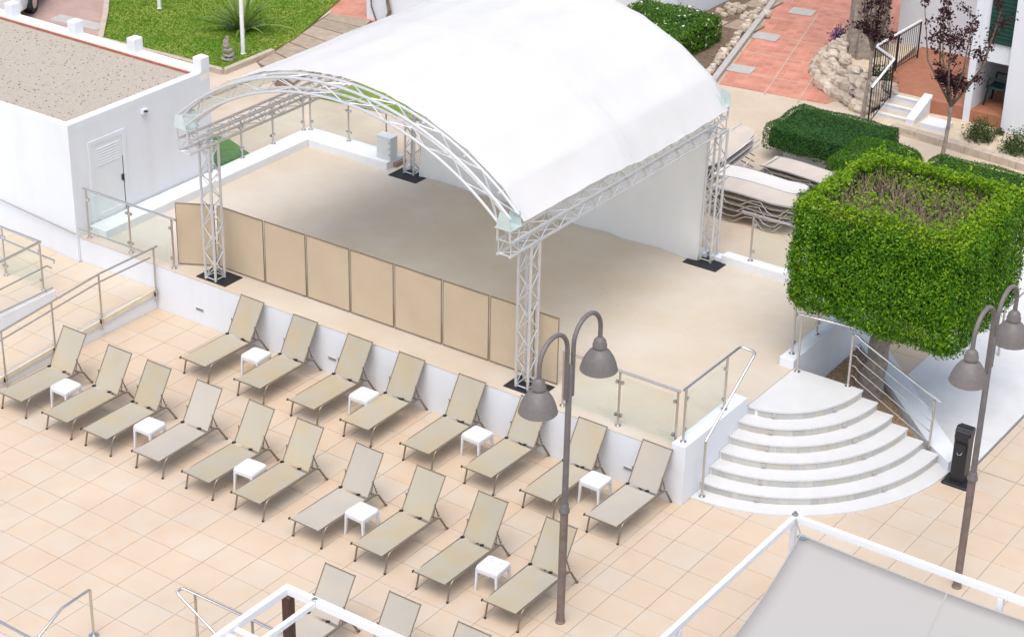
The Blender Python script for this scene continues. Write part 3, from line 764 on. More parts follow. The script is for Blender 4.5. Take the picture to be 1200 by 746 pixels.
glass_railing('glass railing on the stage kerb beneath the box-clipped tree', [(10.22, 8.33, K), (10.22, 9.25, K), (10.22, 10.2, K), (10.22, 11.0, K)], 2.0, [(10.22, 8.25, 2.0), (10.22, 11.06, 2.0)])
lp = thing('landing_rail', 'steel handrail across the back of the top stair platform', 'railing', (10.46, 8.1, S))
post(lp, 10.46, 8.10, S - .004, 1.96)
MB().tube([(10.40, 8.10, 1.97), (11.38, 8.22, 1.97), (11.41, 8.24, 1.94)], 0.02, 10).build('handrail', 'steel', lp, smooth=True)
wr = thing('stair_rail', 'sloping steel rail with four cross bars between the stairs and gravel bed', 'railing', (11.40, 8.25, S))
post(wr, 11.38, 8.17, S - .004, 1.87); post(wr, 12.90, 8.26, 0.08, 1.10)
for k in range(5):
    z0 = 1.86 - 0.19 * k; z1 = 1.09 - 0.2 * k
    a, b = Vector((11.40, 8.19, z0)), Vector((13.0 if k == 0 else 12.9, 8.26, max(z1, 0.14 + 0.0 * k)))
    if z1 < 0.14:
        tt_ = (z0 - 0.20) / (z0 - z1); b = a.lerp(Vector((12.9, 8.26, z1)), tt_)
    MB().tube([a, a + Vector((0.06, 0, 0.0)), a.lerp(b, 0.09) + Vector((0, 0, 0.0)), b], 0.02 if k == 0 else 0.010, 8).build('handrail' if k == 0 else 'cross_bar', 'steel', wr, smooth=True)
# rail beyond the tree, on the concrete walkway
b0 = at(1169.5, 419, 0.025)
wk = thing('walkway_rail', 'thin steel rail along the white concrete walkway beyond the clipped tree', 'railing', tuple(b0))
for dy in (0, 1.6):
    post(wk, b0[0], b0[1] + dy, 0.025, 1.0)
MB().tube([(b0[0], b0[1] - .1, 1.0), (b0[0], b0[1] + 1.7, 1.0)], 0.018, 8).build('handrail', 'rail_steel', wk, smooth=True)

# ================================================================== ramp and landing beside the building
LZ = 0.41
rmp = MB()
rmp.box((-3.0, 3.15, -0.2), (-1.07, 4.529, LZ - 0.012))                                      # landing
rmp.prism([(-2.2, -2.0), (-1.07, -2.0), (-1.07, 3.15), (-2.2, 3.15)], -0.2, [0.05 - .012, 0.05 - .012, LZ - .012, LZ - .012])
rmp.prism([(-9, 3.15), (-3.0, 3.15), (-3.0, 4.466), (-9, 4.466)], -0.2, [0.78 - .012, LZ - .012, LZ - .012, 0.78 - .012])
rmp.box((-9, -3, -0.2), (-2.27, 3.148, LZ + 0.02))
ramp = struct('ramp', rmp, 'white_wall')
def sloped_tiles(parent, x0, x1, y0, y1, zf, w=0.58):
    nx, ny = max(1, round((x1 - x0) / w)), max(1, round((y1 - y0) / w))
    for i in range(nx):
        for j in range(ny):
            a, b = x0 + (x1 - x0) * i / nx + .004, x0 + (x1 - x0) * (i + 1) / nx - .004
            c, d = y0 + (y1 - y0) * j / ny + .004, y0 + (y1 - y0) * (j + 1) / ny - .004
            u, v = px(((a + b) / 2, (c + d) / 2, zf((a + b) / 2, (c + d) / 2)))
            if not (-30 < u < 1230 and -30 < v < 780): continue
            zs = [zf(a, c), zf(b, c), zf(b, d), zf(a, d)]
            MB().prism([(a, c), (b, c), (b, d), (a, d)], [z - .016 for z in zs], zs).build('tile', 'ramp_tile', parent)
sloped_tiles(ramp, -3.0, -1.075, 3.15, 4.525, lambda x, y: LZ)
sloped_tiles(ramp, -2.19, -1.075, -2.0, 3.148, lambda x, y: LZ - (3.15 - y) / 5.15 * 0.36)
sloped_tiles(ramp, -6.5, -3.003, 3.155, 4.46, lambda x, y: LZ + (-3.0 - x) / 6 * 0.37)
sloped_tiles(ramp, -5.5, -2.36, -1.0, 3.14, lambda x, y: LZ + 0.045)
MB().prism([(-1.074, -2.0), (-1.03, -2.0), (-1.03, 4.52), (-1.074, 4.52)], [0.0, 0.0, LZ - .10, LZ - .10], [0.06, 0.06, LZ + .012, LZ + .012]).build('edge_strip', 'wood_stain', ramp)
lw = MB().bbox((-2.262, -2.0, -0.1), (-2.2, 3.1, 0.60), 0.008).build('ramp_wall', 'white_wall', None)
tag(lw, 'low white dividing wall along the inside of the tiled ramp', 'wall')
dr = thing('low_rail', 'thin steel rail on top of the low white ramp wall', 'railing', (-2.26, 3.0, 0.66))
MB().tube([(-2.23, -2, 0.65), (-2.23, 3.06, 0.65)], 0.015, 8).build('handrail', 'rail_steel', dr, smooth=True)
for y in (-0.5, 1.2, 2.9): MB().tube([(-2.23, y, 0.595), (-2.23, y, 0.64)], 0.008, 6).build('bracket', 'rail_steel', dr)
rr = thing('ramp_rail', 'double-bar steel railing fixed along the outer side of the tiled ramp', 'railing', (-1.0, 1.9, 0))
zr = lambda y: 1.285 if y > 3.1 else 1.285 - (3.1 - y) * 0.085
for y in (4.46, 3.07, 1.92, 0.75, -0.4, -1.6):
    zb = zr(y) - 1.12
    p = MB().tube([(-1.0, y, zb), (-1.0, y, zr(y))], 0.019, 10).build('post', 'rail_steel', rr, smooth=True)
    MB().obox((-1.015, y, zb + 0.17), (0.05, 0.045, 0.07)).build('bracket', 'iron_black', p)
MB().tube([(-1.0, 4.56, zr(5)), (-1.0, 3.1, zr(3.1)), (-1.0, -2.0, zr(-2))], 0.019, 10).build('handrail', 'rail_steel', rr, smooth=True)
MB().tube([(-1.06, 4.42, zr(5) - .2), (-1.06, 3.1, zr(3.1) - .2), (-1.06, -2.0, zr(-2) - .2)], 0.016, 10).build('lower_handrail', 'rail_steel', rr, smooth=True)
wl = thing('wall_rail', 'steel handrail on the front wall of the white building', 'railing', (-4, 4.41, 1.0))
MB().tube([(-9, 4.40, 1.50), (-3.05, 4.40, 1.035), (-2.99, 4.40, 1.03)], 0.016, 8).build('handrail', 'rail_steel', wl, smooth=True)
for x in (-3.25, -5.0, -6.8): MB().tube([(x, 4.40, 1.03 + (-3 - x) * .078), (x, 4.47, 0.98 + (-3 - x) * .078)], 0.008, 6).build('bracket', 'rail_steel', wl)
ws = thing('stage_wall_rail', 'short steel handrail on the stage wall above the landing', 'railing', (-2, 4.47, 1.0))
MB().tube([(-2.95, 4.46, 1.13), (-1.3, 4.46, 1.13), (-1.27, 4.50, 1.10)], 0.017, 8).build('handrail', 'steel', ws, smooth=True)
for x in (-2.5, -1.6): MB().tube([(x, 4.46, 1.12), (x, 4.53, 1.03)], 0.008, 6).build('bracket', 'steel', ws)
gl = glass_railing('glass railing with twin handrails at the landing corner below the white building', [(-4.65, 3.22, LZ + .04), (-3.63, 3.18, LZ + .04), (-2.6, 3.16, LZ + .04)], 1.44, [(-5.6, 3.22, 1.44), (-2.58, 3.16, 1.44), (-2.58, 1.4, 1.36), (-2.58, -1.5, 1.2)])
MB().tube([(-5.6, 3.26, 1.20), (-2.30, 3.22, 1.12), (-2.28, 3.18, 1.08)], 0.015, 8).build('lower_handrail', 'steel', gl, smooth=True)
MB().tube([(-2.38, 3.20, 0.95), (-2.40, 3.12, 1.02), (-2.42, -1.5, 0.86)], 0.015, 8).build('lower_handrail', 'rail_steel', gl, smooth=True)

# ================================================================== white service building
BZ = 3.19
bd = thing('service_building', 'flat-roofed white building with a gravel roof and louvred door', 'building', (-8, 6.4, 0))
MB().box((-16, 4.47, -0.2), (-3.035, 8.3, BZ - 0.16)).build('wall', 'white_wall', bd)
MB().box((-15.9, 4.6, BZ - 0.16), (-3.2, 8.0, BZ - 0.07)).build('gravel_roof', 'gravel_roof', bd)
MB().box((-16, 4.467, BZ - 0.16), (-3.032, 4.60, BZ)).box((-3.2, 4.60, BZ - .16), (-3.032, 8.02, BZ)).build('parapet', 'white_wall', bd)
MB().box((-16.0, 4.48, BZ), (-3.05, 4.585, BZ + .012)).box((-3.19, 4.585, BZ), (-3.05, 8.0, BZ + .012)).build('coping', 'parapet_cap', bd)
MB().box((-16, 8.02, BZ - .16), (-3.032, 8.305, BZ + 0.02)).build('rear_parapet', 'parapet_cap', bd)
MB().box((-16, 8.003, BZ - .075), (-3.21, 8.018, BZ - 0.02)).build('flashing', 'red_line', bd)
for x in (-8.55, -6.66, -4.95, -3.13):
    MB().bbox((x - .11, 8.05, BZ + .01), (x + .11, 8.31, BZ + 0.30), 0.015).build('roof_post', 'white_wall', bd)
pb = MB()
for k in range(700):
    x, y = random.uniform(-11, -3.25), random.uniform(4.65, 7.95); r = random.uniform(.006, .016)
    pb.obox((x, y, BZ - .068 + r * .2), (r * 2, r * 1.6, r), Matrix.Rotation(random.uniform(0, 6), 3, 'Z'))
pb.build('roof_pebbles', 'pebble', bd, kind='stuff')
XW = -3.035
dl = on_x(118, 180, XW); dr_ = on_x(150, 168, XW)
y0, y1 = 5.02, 5.80
dfr = MB().box((XW - .02, y0 - .09, S), (XW + .018, y0, 2.62)).box((XW - .02, y1, S), (XW + .018, y1 + .09, 2.62)).box((XW - .02, y0 - .09, 2.62), (XW + .018, y1 + .09, 2.71)).build('door_frame', 'white_wall', bd)
door = MB().box((XW - .02, y0 + .004, S + .02), (XW + .008, y1 - .012, 2.615)).build('door', 'door_grey', bd)
for k in range(7):
    z = 2.18 + k * 0.055
    MB().obox((XW + .010, (y0 + y1) / 2, z), (0.03, y1 - y0 - .2, 0.010), Matrix.Rotation(math.radians(72), 3, 'Y')).build('louvre', 'white_wall', door)
for k in range(3):
    z = 1.08 + k * 0.055
    MB().obox((XW + .010, (y0 + y1) / 2, z), (0.03, y1 - y0 - .2, 0.010), Matrix.Rotation(math.radians(72), 3, 'Y')).build('louvre', 'white_wall', door)
MB().obox((XW + .03, y1 - .06, 1.75), (0.05, 0.03, 0.12)).build('handle', 'dark', door)
MB().box((XW + .009, y1 - .022, S + .1), (XW + .012, y1 - .010, 2.18)).build('gap', 'dark', door)
wb = on_x(168, 130, XW)
wlamp = thing('wall_camera', 'small white camera with a dark lens high on the building side wall', 'camera', tuple(wb))
MB().obox((XW + .03, wb[1], wb[2]), (0.06, 0.14, 0.09)).build('housing', 'white_wall', wlamp)
MB().tube([(XW + .06, wb[1] - .02, wb[2] + .01), (XW + .15, wb[1] - .05, wb[2] + .04)], 0.022, 10).build('lens', 'dark', wlamp, smooth=True)
# ================================================================== stage canopy of box truss
CXm, CZm = 3.665, 0.44
R_OUT, R_IN = 5.2, 4.96
cn = thing('stage_canopy', 'arched white fabric stage roof on an aluminium truss frame', 'canopy', (CXm, 7.6, S))
W2 = 0.12
def truss(name, p0, p1, e1, e2, pitch=0.27, parent=cn):
    """box truss: bracing as the part, its four chords as sub-parts"""
    p0, p1, e1, e2 = Vector(p0), Vector(p1), Vector(e1), Vector(e2)
    L = (p1 - p0).length; d = (p1 - p0) / L; n = max(2, round(L / pitch))
    cor = [(-1, -1), (1, -1), (1, 1), (-1, 1)]
    pt = lambda c, t: p0 + d * t + e1 * (W2 * c[0]) + e2 * (W2 * c[1])
    mb = MB()
    for f in range(4):
        a, b = cor[f], cor[(f + 1) % 4]
        for i in range(n):
            t0, t1 = 0.03 + (L - .06) * i / n, 0.03 + (L - .06) * (i + 1) / n
            q0, q1 = (a, b) if (i + f) % 2 == 0 else (b, a)
            mb.tube([pt(q0, t0), pt(q1, t1)], 0.010, 5, False)
        for t in (0.03, L - .03): mb.tube([pt(a, t), pt(b, t)], 0.012, 5, False)
    o = mb.build(name, 'aluminium', parent, smooth=True)
    for c in cor: MB().tube([pt(c, 0), pt(c, L)], 0.025, 8).build('chord', 'aluminium', o, smooth=True)
    return o
X1, X2 = 0.235, 7.095
for (x, y, bx, by) in ((0.24, 4.77, 0.255, 4.86), (7.095, 4.87, 7.14, 4.90), (0.075, 10.88, 0.10, 10.74), (7.03, 11.0, 7.055, 10.86)):
    xx = X1 if x < 3 else X2
    lg = truss('truss_leg', (x, y, S + .02), (x * .4 + xx * .6, y, 3.56), (1, 0, 0), (0, 1, 0))
    MB().bbox((bx - .36, by - .245, S), (bx + .36, by + .245, S + .014), 0.006).build('base_plate', 'base_plate', lg)
    sh = MB().lathe((x, y, S + .014), [(0.02, 0), (0.02, .12), (0.03, .125), (0.03, .16), (0.01, .17)], 10).build('jack', 'steel', lg, smooth=True)
for x in (X1, X2):
    truss('side_beam', (x, 4.14, 3.705), (x, 11.02, 3.705), (1, 0, 0), (0, 0, 1))
# arches
def arch(yc, name='truss_arch', dr=0.0):
    R_OUT, R_IN = 5.2 - dr, 4.96 - dr
    A = math.asin((X2 + W2 - CXm) / R_OUT); A2 = math.asin((X2 - W2 - CXm) / R_IN)
    P = lambda R, t, y: Vector((CXm + R * math.sin(t), y, CZm + R * math.cos(t)))
    n = 17; mb = MB()
    cor = [(R_OUT, A, -W2), (R_OUT, A, W2), (R_IN, A2, W2), (R_IN, A2, -W2)]
    for f in range(4):
        a, b = cor[f], cor[(f + 1) % 4]
        for i in range(n):
            t0, t1 = -1 + 2 * i / n, -1 + 2 * (i + 1) / n
            q0, q1 = (a, b) if (i + f) % 2 == 0 else (b, a)
            mb.tube([P(q0[0], q0[1] * t0, yc + q0[2]), P(q1[0], q1[1] * t1, yc + q1[2])], 0.010, 5, False)
    o = mb.build(name, 'aluminium', cn, smooth=True)
    for R_, A_, dy in cor:
        MB().tube([P(R_, A_ * (-1 + 2 * i / 48), yc + dy) for i in range(49)], 0.025, 8).build('chord', 'aluminium', o, smooth=True)
    return o
arch(4.26); arch(7.55, dr=.07); arch(10.72, dr=.10)
# corner boxes and gusset plates where the arch meets the beams
for x in (X1, X2):
    for y in (4.14, 4.38, 10.78, 11.02):
        for dx in (-W2, W2):
            MB().tube([(x + dx, y, 3.825), (x + dx, y, 4.06)], 0.02, 8).build('corner_strut', 'aluminium', cn, smooth=True)
    for yy in (4.26, 10.9):
        MB().box((x - .155, yy - .155, 4.04), (x + .155, yy + .155, 4.052)).build('gusset_plate', 'gusset', cn)
        sg = 1 if x > 3 else -1
        for y in (yy - .158, yy + .15):
            MB().add([(x - sg * .13, y, 4.05), (x + sg * .15, y, 4.05), (x + sg * .12, y, 4.28), (x - sg * .06, y, 4.34),
                      (x - sg * .13, y + .008, 4.05), (x + sg * .15, y + .008, 4.05), (x + sg * .12, y + .008, 4.28), (x - sg * .06, y + .008, 4.34)],
                     [(0, 1, 2, 3), (7, 6, 5, 4), (0, 4, 5, 1), (1, 5, 6, 2), (2, 6, 7, 3), (3, 7, 4, 0)]).build('gusset_plate', 'gusset', cn)
# purlins under the skin
KN = [-3.2, -2.52, -1.70, -0.86, 0.0, 0.86, 1.70, 2.52, 3.2]
RM = 5.265
zc = lambda u: CZm + math.sqrt(RM * RM - u * u)
for u in KN:
    MB().tube([(CXm + u, 4.3, zc(u) - .085), (CXm + u, 10.9, zc(u) - .085)], 0.022, 6).build('purlin', 'aluminium', cn, smooth=True)
# skin: straight between purlins, slightly slack between arches, lifted over the arches
kk = [-3.63] + KN + [3.63]
zk = [4.15] + [zc(u) for u in KN] + [4.15]
us = []
for i in range(len(kk) - 1):
    m_ = 7
    for j in range(m_): us.append((kk[i] + (kk[i + 1] - kk[i]) * j / m_, i, j / m_))
us.append((kk[-1], len(kk) - 2, 1.0))
Y0, Y1, NY = 4.40, 11.14, 84
skin = []
for (u, i, t) in us:
    row = []
    chordz = zk[i] + (zk[i + 1] - zk[i]) * t
    arcz = zc(min(3.55, abs(u))) if 0 < i < len(kk) - 2 else chordz
    z = 0.94 * chordz + 0.06 * arcz
    edge = abs(u) / 3.6
    for k in range(NY + 1):
        y = Y0 + (Y1 - Y0) * k / NY
        s = min(abs(y - 4.40), abs(y - 7.55), abs(y - 11.0)) / 1.6
        sag = -0.035 * min(1, s) * math.sin(math.pi * t) - 0.02 * min(1, s)
        seam = 0.010 * math.exp(-((y - 7.43) / .035) ** 2) + 0.010 * math.exp(-((y - 7.67) / .035) ** 2)
        p = Vector((u * 1.3, y * 0.9, 0))
        wr_ = 0.009 * mnoise.noise(Vector((u * 2.2, y * 0.8, 4))) + 0.006 * mnoise.noise(Vector((u * 1.0 + y * 3.0, y * 0.7 - u * 2, 9)))
        wr_ += 0.014 * math.sin(u * 16 + y * 1.2 + 3 * mnoise.noise(Vector((u * .8, y * .5, 2)))) * max(0, mnoise.noise(Vector((u * .9, y * .6, 7)))) + edge ** 3 * 0.007 * math.sin(y * 9.5 + 2.2 * mnoise.noise(Vector((u, y * .7, 1)))) * 0.5
        drop = 0.0
        if abs(u) > 3.3:
            f = (abs(u) - 3.3) / 0.3
            drop = f * (0.012 * (1 - abs(math.sin((y - 4.4) * math.pi / 0.62))) - 0.02 - 0.10 * max(0, min(1, (y - 6.5) / 1.5)))
        back = 0
        if y > 10.8: back = -0.16 * ((y - 10.8) / .34) ** 2
        xx = CXm + u * (1 - (0.02 if y > 10.9 else 0))
        row.append((xx, y, z + sag + seam + wr_ + drop + back))
    skin.append(row)
roof = MB().grid(skin).build('roof_membrane', 'membrane', cn, smooth=True, auto=None)
def row_at(y):
    k = (y - Y0) / (Y1 - Y0) * NY; k0 = int(k); f = k - k0
    return [tuple(Vector(r[k0]).lerp(Vector(r[k0 + 1]), f) + Vector((0, 0, .004))) for r in skin]
for y in (7.42, 7.64):                      # welded laps across the roof
    MB().grid([[a, b] for a, b in zip(row_at(y), row_at(y + .05))]).build('weld', 'membrane_weld', roof, smooth=True, auto=None)
for i, (u, s_, t) in enumerate(us):                    # laps along the purlins
    if t == 0.0 and 0 < s_ and False:
        MB().grid([[tuple(Vector(skin[i][k]) + Vector((-.02, 0, .004))), tuple(Vector(skin[i][k]) + Vector((.02, 0, .002)))] for k in range(NY + 1)]).build('weld', 'membrane_weld', roof, smooth=True, auto=None)
# back curtain, gathered a little, touching the stage
cur = []
for i in range(61):
    x = 0.30 + (6.90 - 0.30) * i / 60; u = x - CXm
    top = zc(u) - 0.12
    row = []
    for j in range(25):
        t = j / 24; z = S + 0.015 + (top - S) * t
        fold = 0.035 * (1 - t) * math.sin(x * 5 + 2 * mnoise.noise(Vector((x, t * 2, 0)))) + 0.03 * mnoise.noise(Vector((x * .7, z, 3))) + 0.10 * (1 - t) ** 3 * (1 if j < 4 else 0.4)
        row.append((x, 10.93 - fold * 0.9, z))
    cur.append(row)
MB().grid(cur).build('back_curtain', 'curtain', cn, smooth=True, auto=None)
# lacing along the edges
for sg in (-1, 1):
    lc = MB()
    for k in range(11 if sg > 0 else 0):
        y = 4.75 + k * 0.58; lc.tube([(CXm + sg * 3.60, y, 4.06), (CXm + sg * 3.50, y + .03, 3.86)], 0.006, 4, False)
    if lc.v: lc.build('lacing', 'plastic_white', cn, kind='stuff')

# ================================================================== beige screens on the stage
SCX = [-0.05, 1.09, 2.08, 3.08, 4.06, 5.10, 6.09, 7.02]
def screen(label, a, b, z0=S + .005, h=1.25):
    a, b = Vector((a[0], a[1], 0)), Vector((b[0], b[1], 0)); u = (b - a).normalized(); L = (b - a).length; n = Vector((-u.y, u.x, 0))
    t = thing('screen_panel', label, 'screen', (a.x / 2 + b.x / 2, a.y / 2 + b.y / 2, z0), 'beige screens across the stage')
    P = [[tuple(a + u * (0.02 + (L - .04) * i / 8) + n * (0.006 * math.sin(i * .8) * math.sin(j * .9)) + Vector((0, 0, z0 + .03 + (h - .05) * j / 6))) for j in range(7)] for i in range(9)]
    MB().grid(P, 0.004, n).build('fabric', 'panel_fabric', t, smooth=True)
    for q, hh in ((a + u * .014, h), (b - u * .014, h)):
        MB().obox((q.x, q.y, z0 + hh / 2), (0.013, 0.013, hh)).build('upright', 'bronze', t)
    for z in (z0 + .02, z0 + h - .012):
        MB().obox(((a.x + b.x) / 2, (a.y + b.y) / 2, z), (L - .056, 0.02, 0.018), Matrix((u, n, (0, 0, 1))).transposed()).build('crossbar', 'bronze', t)
screen('beige fabric screen set at an angle against the glass railing', (-0.72, 4.80), (-0.08, 5.17))
names = ['beige screen standing right behind the canopy leg near the ramp'] + ['%s straight beige screen counting from the canopy leg near the ramp' % ORD[k] for k in range(1, 6)] + ['beige screen just before the canopy leg nearest the curved stairs', 'beige end screen between that canopy leg and the glass railing by the lamp']
ends = SCX + [7.50]
for k in range(8):
    screen(names[k], (ends[k] + .008, 5.18 + .006 * k), (ends[k + 1] - .008, 5.186 + .006 * k))

# grey electrical cabinet on the back kerb
cb = thing('electrical_cabinet', 'pale grey electrical cabinet standing at the end of the stage back kerb', 'cabinet', (-0.62, 10.9, 1.07))
body = MB().bbox((-0.80, 10.80, 1.076), (-0.43, 11.04, 1.56), 0.008).build('body', 'cabinet', cb)
MB().box((-0.785, 10.794, 1.10), (-0.445, 10.801, 1.54)).build('door', 'cabinet', cb)
for z in (1.2, 1.33, 1.46): MB().tube([(-0.46, 10.797, z), (-0.46, 10.785, z)], 0.012, 8).build('lock', 'dark', cb)
MB().box((-0.81, 10.785, 1.56), (-0.42, 11.045, 1.57)).build('lid', 'cabinet', cb)
# unrender brick end of the kerb below it
MB().box((-0.438, 10.90, S), (-0.36, 11.24, 1.0)).build('kerb_end', 'brick_brown', st)

# ================================================================== double-headed lamps
def lamp(label, x, y):
    t = thing('street_lamp', label, 'street lamp', (0, 0, 0), 'double-headed lamps on the terrace')
    MB().lathe((0, 0, 0), [(0.075, 0), (0.075, .02), (0.062, .03), (0.058, .2), (0.058, 1.86)], 20).build('lower_pole', 'lamp_pole_low', t, smooth=True)
    MB().lathe((0, 0, 1.86), [(0.060, 0), (0.078, .02), (0.078, .06), (0.062, .08), (0.062, .13), (0.048, .16)], 20).build('collar', 'lamp_paint', t, smooth=True)
    MB().lathe((0, 0, 2.0), [(0.046, 0), (0.042, 2.2), (0.02, 2.23)], 18).build('pole', 'lamp_paint', t, smooth=True)
    MB().obox((0, 0, 3.95), (0.06, 0.17, 0.36)).build('bracket', 'lamp_paint', t)
    for sg in (-1, 1):
        R_ = 0.335; c = (0, sg * (0.075 + R_), 4.82 - R_)
        arc = [(0, sg * 0.075, 3.72), (0, sg * 0.075, 4.2)] + [(0, c[1] + sg * R_ * math.cos(math.pi * (1 - i / 14)), c[2] + R_ * math.sin(math.pi * i / 14)) for i in range(15)] + [(0, sg * (0.075 + 2 * R_), 4.30)]
        MB().tube(arc, 0.033, 10).build('arm', 'lamp_paint', t, smooth=True)
        yy = sg * (0.075 + 2 * R_)
        s_ = MB().lathe((0, yy, 3.83), [(0.262, 0.0), (0.27, 0.008), (0.262, 0.03), (0.245, 0.10), (0.205, 0.20), (0.15, 0.285), (0.105, 0.325), (0.085, 0.34), (0.085, 0.345)], 32, caps=False).build('lamp_shade', 'lamp_paint', t, smooth=True)
        MB().lathe((0, yy, 3.83), [(0.086, 0.34), (0.102, 0.352), (0.102, 0.40), (0.088, 0.42), (0.088, 0.455), (0.05, 0.50), (0.036, 0.51)], 24).build('neck', 'lamp_paint', s_, smooth=True)
        MB().lathe((0, yy, 3.83), [(0.24, 0.02), (0.1, 0.05), (0.02, 0.055)], 24).build('diffuser', 'plastic_white', s_, smooth=True)
    t.location = (x, y, 0)
    return t
lamp('tall double-headed lamp rising among the loungers by the stage', 10.571, 0.774)
lamp('tall double-headed lamp beside the black bin and shade sail', 14.84, 5.06)

# ================================================================== sun loungers
def lounger_proto(sling):
    t = thing('sun_lounger', 'x', 'sun lounger')
    for sg in (-1, 1):
        x = 0.288 * sg
        MB().tube([(x, 0.0, 0.0), (x, 0.045, 0.18), (x, 0.075, 0.265), (x, 0.115, 0.310), (x, 0.17, 0.325), (x, 0.7, 0.328), (x, 1.24, 0.328), (x, 1.31, 0.318), (x, 1.365, 0.285), (x, 1.42, 0.20), (x, 1.55, 0.0)], [.0145, .0145, .0145, .015, .0155, .016, .017, .018, .0185, .0185, .0185], 8).build('side_frame', 'lounger_frame', t, smooth=True)
        MB().lathe((x, 0, 0), [(0.02, 0), (0.02, .02), (0.016, .022)], 10).build('foot', 'dark', t, smooth=True)
        MB().lathe((x, 1.55, 0), [(0.02, 0), (0.02, .02), (0.016, .022)], 10).build('foot', 'dark', t, smooth=True)
        # notched rack and prop
        MB().tube([(x * .97, 1.235, 0.60), (x * .97, 1.335, 0.335)], 0.009, 6).build('prop', 'lounger_frame', t, smooth=True)
        MB().tube([(x * .97, 1.25, 0.57), (x * .97, 1.20, 0.345)], 0.008, 6).build('prop', 'lounger_frame', t, smooth=True)
        rk = MB()
        for k in range(4): rk.obox((x * .97, 1.345 - .03 * k, 0.35 + .065 * k), (0.014, 0.022, 0.016))
        rk.build('rack', 'lounger_frame', t, kind='stuff')
    MB().tube([(-0.315, -0.035, 0.325), (0.30, -0.035, 0.325)], 0.011, 8).build('front_bar', 'lounger_frame', t, smooth=True)
    MB().obox((-0.32, -0.035, 0.325), (0.018, 0.034, 0.034)).build('end_cap', 'dark', t)
    MB().tube([(-0.28, 1.30, 0.31), (0.28, 1.30, 0.31)], 0.012, 8).build('rear_bar', 'lounger_frame', t, smooth=True)
    P = [[(-0.272 + 0.544 * i / 10, -0.042 + 1.105 * j / 14, 0.345 - 0.022 * math.sin(math.pi * i / 10) * min(1, math.sin(math.pi * j / 14) * 1.8)) for j in range(15)] for i in range(11)]
    bed = MB().grid(P, 0.007, (0, 0, 1)).build('bed_sling', sling, t, smooth=True)
    y0, z0, y1, z1 = 1.125, 0.345, 1.515, 0.965
    n = Vector((0, -(z1 - z0), (y1 - y0))).normalized()
    P = [[tuple(Vector((-0.268 + 0.536 * i / 10, y0 + (y1 - y0) * j / 14, z0 + (z1 - z0) * j / 14)) - n * 0.02 * math.sin(math.pi * i / 10) * math.sin(math.pi * j / 14)) for j in range(15)] for i in range(11)]
    bk = MB().grid(P, 0.007, n).build('backrest_sling', sling, t, smooth=True)
    for sg in (-1, 1):
        MB().tube([(sg * .272, y0 - .01, z0 - .015), (sg * .272, y1 + .008, z1 + .012)], 0.0095, 8).build('backrest_frame', 'lounger_frame', t, smooth=True)
    MB().tube([(-.272, y1, z1), (.272, y1, z1)], 0.009, 8).build('top_bar', 'lounger_frame', bk, smooth=True)
    sm = 0.13
    a = Vector((-0.266, y1 - (y1 - y0) * sm, z1 - (z1 - z0) * sm)) + n * .003; b = Vector((0.266, a.y, a.z))
    MB().obox((a + b) / 2, (0.53, 0.004, 0.008)).build('seam', 'lounger_frame', bk) if False else None
    for x in (-0.262, 0.10):
        MB().obox((x, 1.10, 0.352), (0.06, 0.035, 0.022), Matrix.Rotation(0.5, 3, 'Z')).build('hinge_clip', 'dark', t)
    return t
pk, pt_ = lounger_proto('sling_khaki'), lounger_proto('sling_taupe')
first = {'k': True, 't': True}
def place_lounger(x, y, kind, label, group, rz=0.0):
    p = pk if kind == 'k' else pt_
    o = p if first[kind] else copy_tree(p)
    first[kind] = False
    o.location = (x + 0.28, y, 0.002); o.rotation_euler = (0, 0, rz)
    o['label'] = label; o['group'] = group
    return o
gA, gC, gD = 'loungers along the stage wall', 'loungers in the middle row', 'loungers in the row under the pergola'
A = [1.11, 2.39, 3.585, 4.735, 6.005, 7.235, 8.395, 9.59]
for k, x in enumerate(A):
    kind = 't' if k == 7 else 'k'
    lab = ('greyish taupe sun lounger closest to the curved stairs, against the stage wall' if k == 7 else
           'khaki sun lounger against the stage wall, closest to the ramp' if k == 0 else
           'khaki sun lounger against the stage wall, %s from the ramp' % ORD[k])
    place_lounger(x, 2.965 + random.uniform(-.02, .02), kind, lab, gA, random.uniform(-.02, .02))
Cx = [-0.49, 0.63, 1.535, 2.695, 3.775, 4.815, 6.03, 7.225, 8.415, 9.655]
for k, x in enumerate(Cx):
    kind = 't' if k in (3, 6) else 'k'
    lab = ('khaki sun lounger in the middle row, right against the ramp wall' if k == 0 else
           'khaki sun lounger at the foot of the double-headed lamp' if k == 9 else
           '%s sun lounger in the middle row, %s from the ramp' % ('greyish taupe' if kind == 't' else 'khaki', ORD[k]))
    place_lounger(x, 0.18 + random.uniform(-.02, .03), kind, lab, gC, random.uniform(-.02, .02))
for k, x in enumerate((7.82, 8.98, 10.17)):
    place_lounger(x, -2.70, 't', ['grey sun lounger at the brown post of the white pergola', 'grey sun lounger beyond the pergola beam, next to the one at the brown post', 'grey sun lounger of which only the backrest top shows below the lamp'][k], gD)

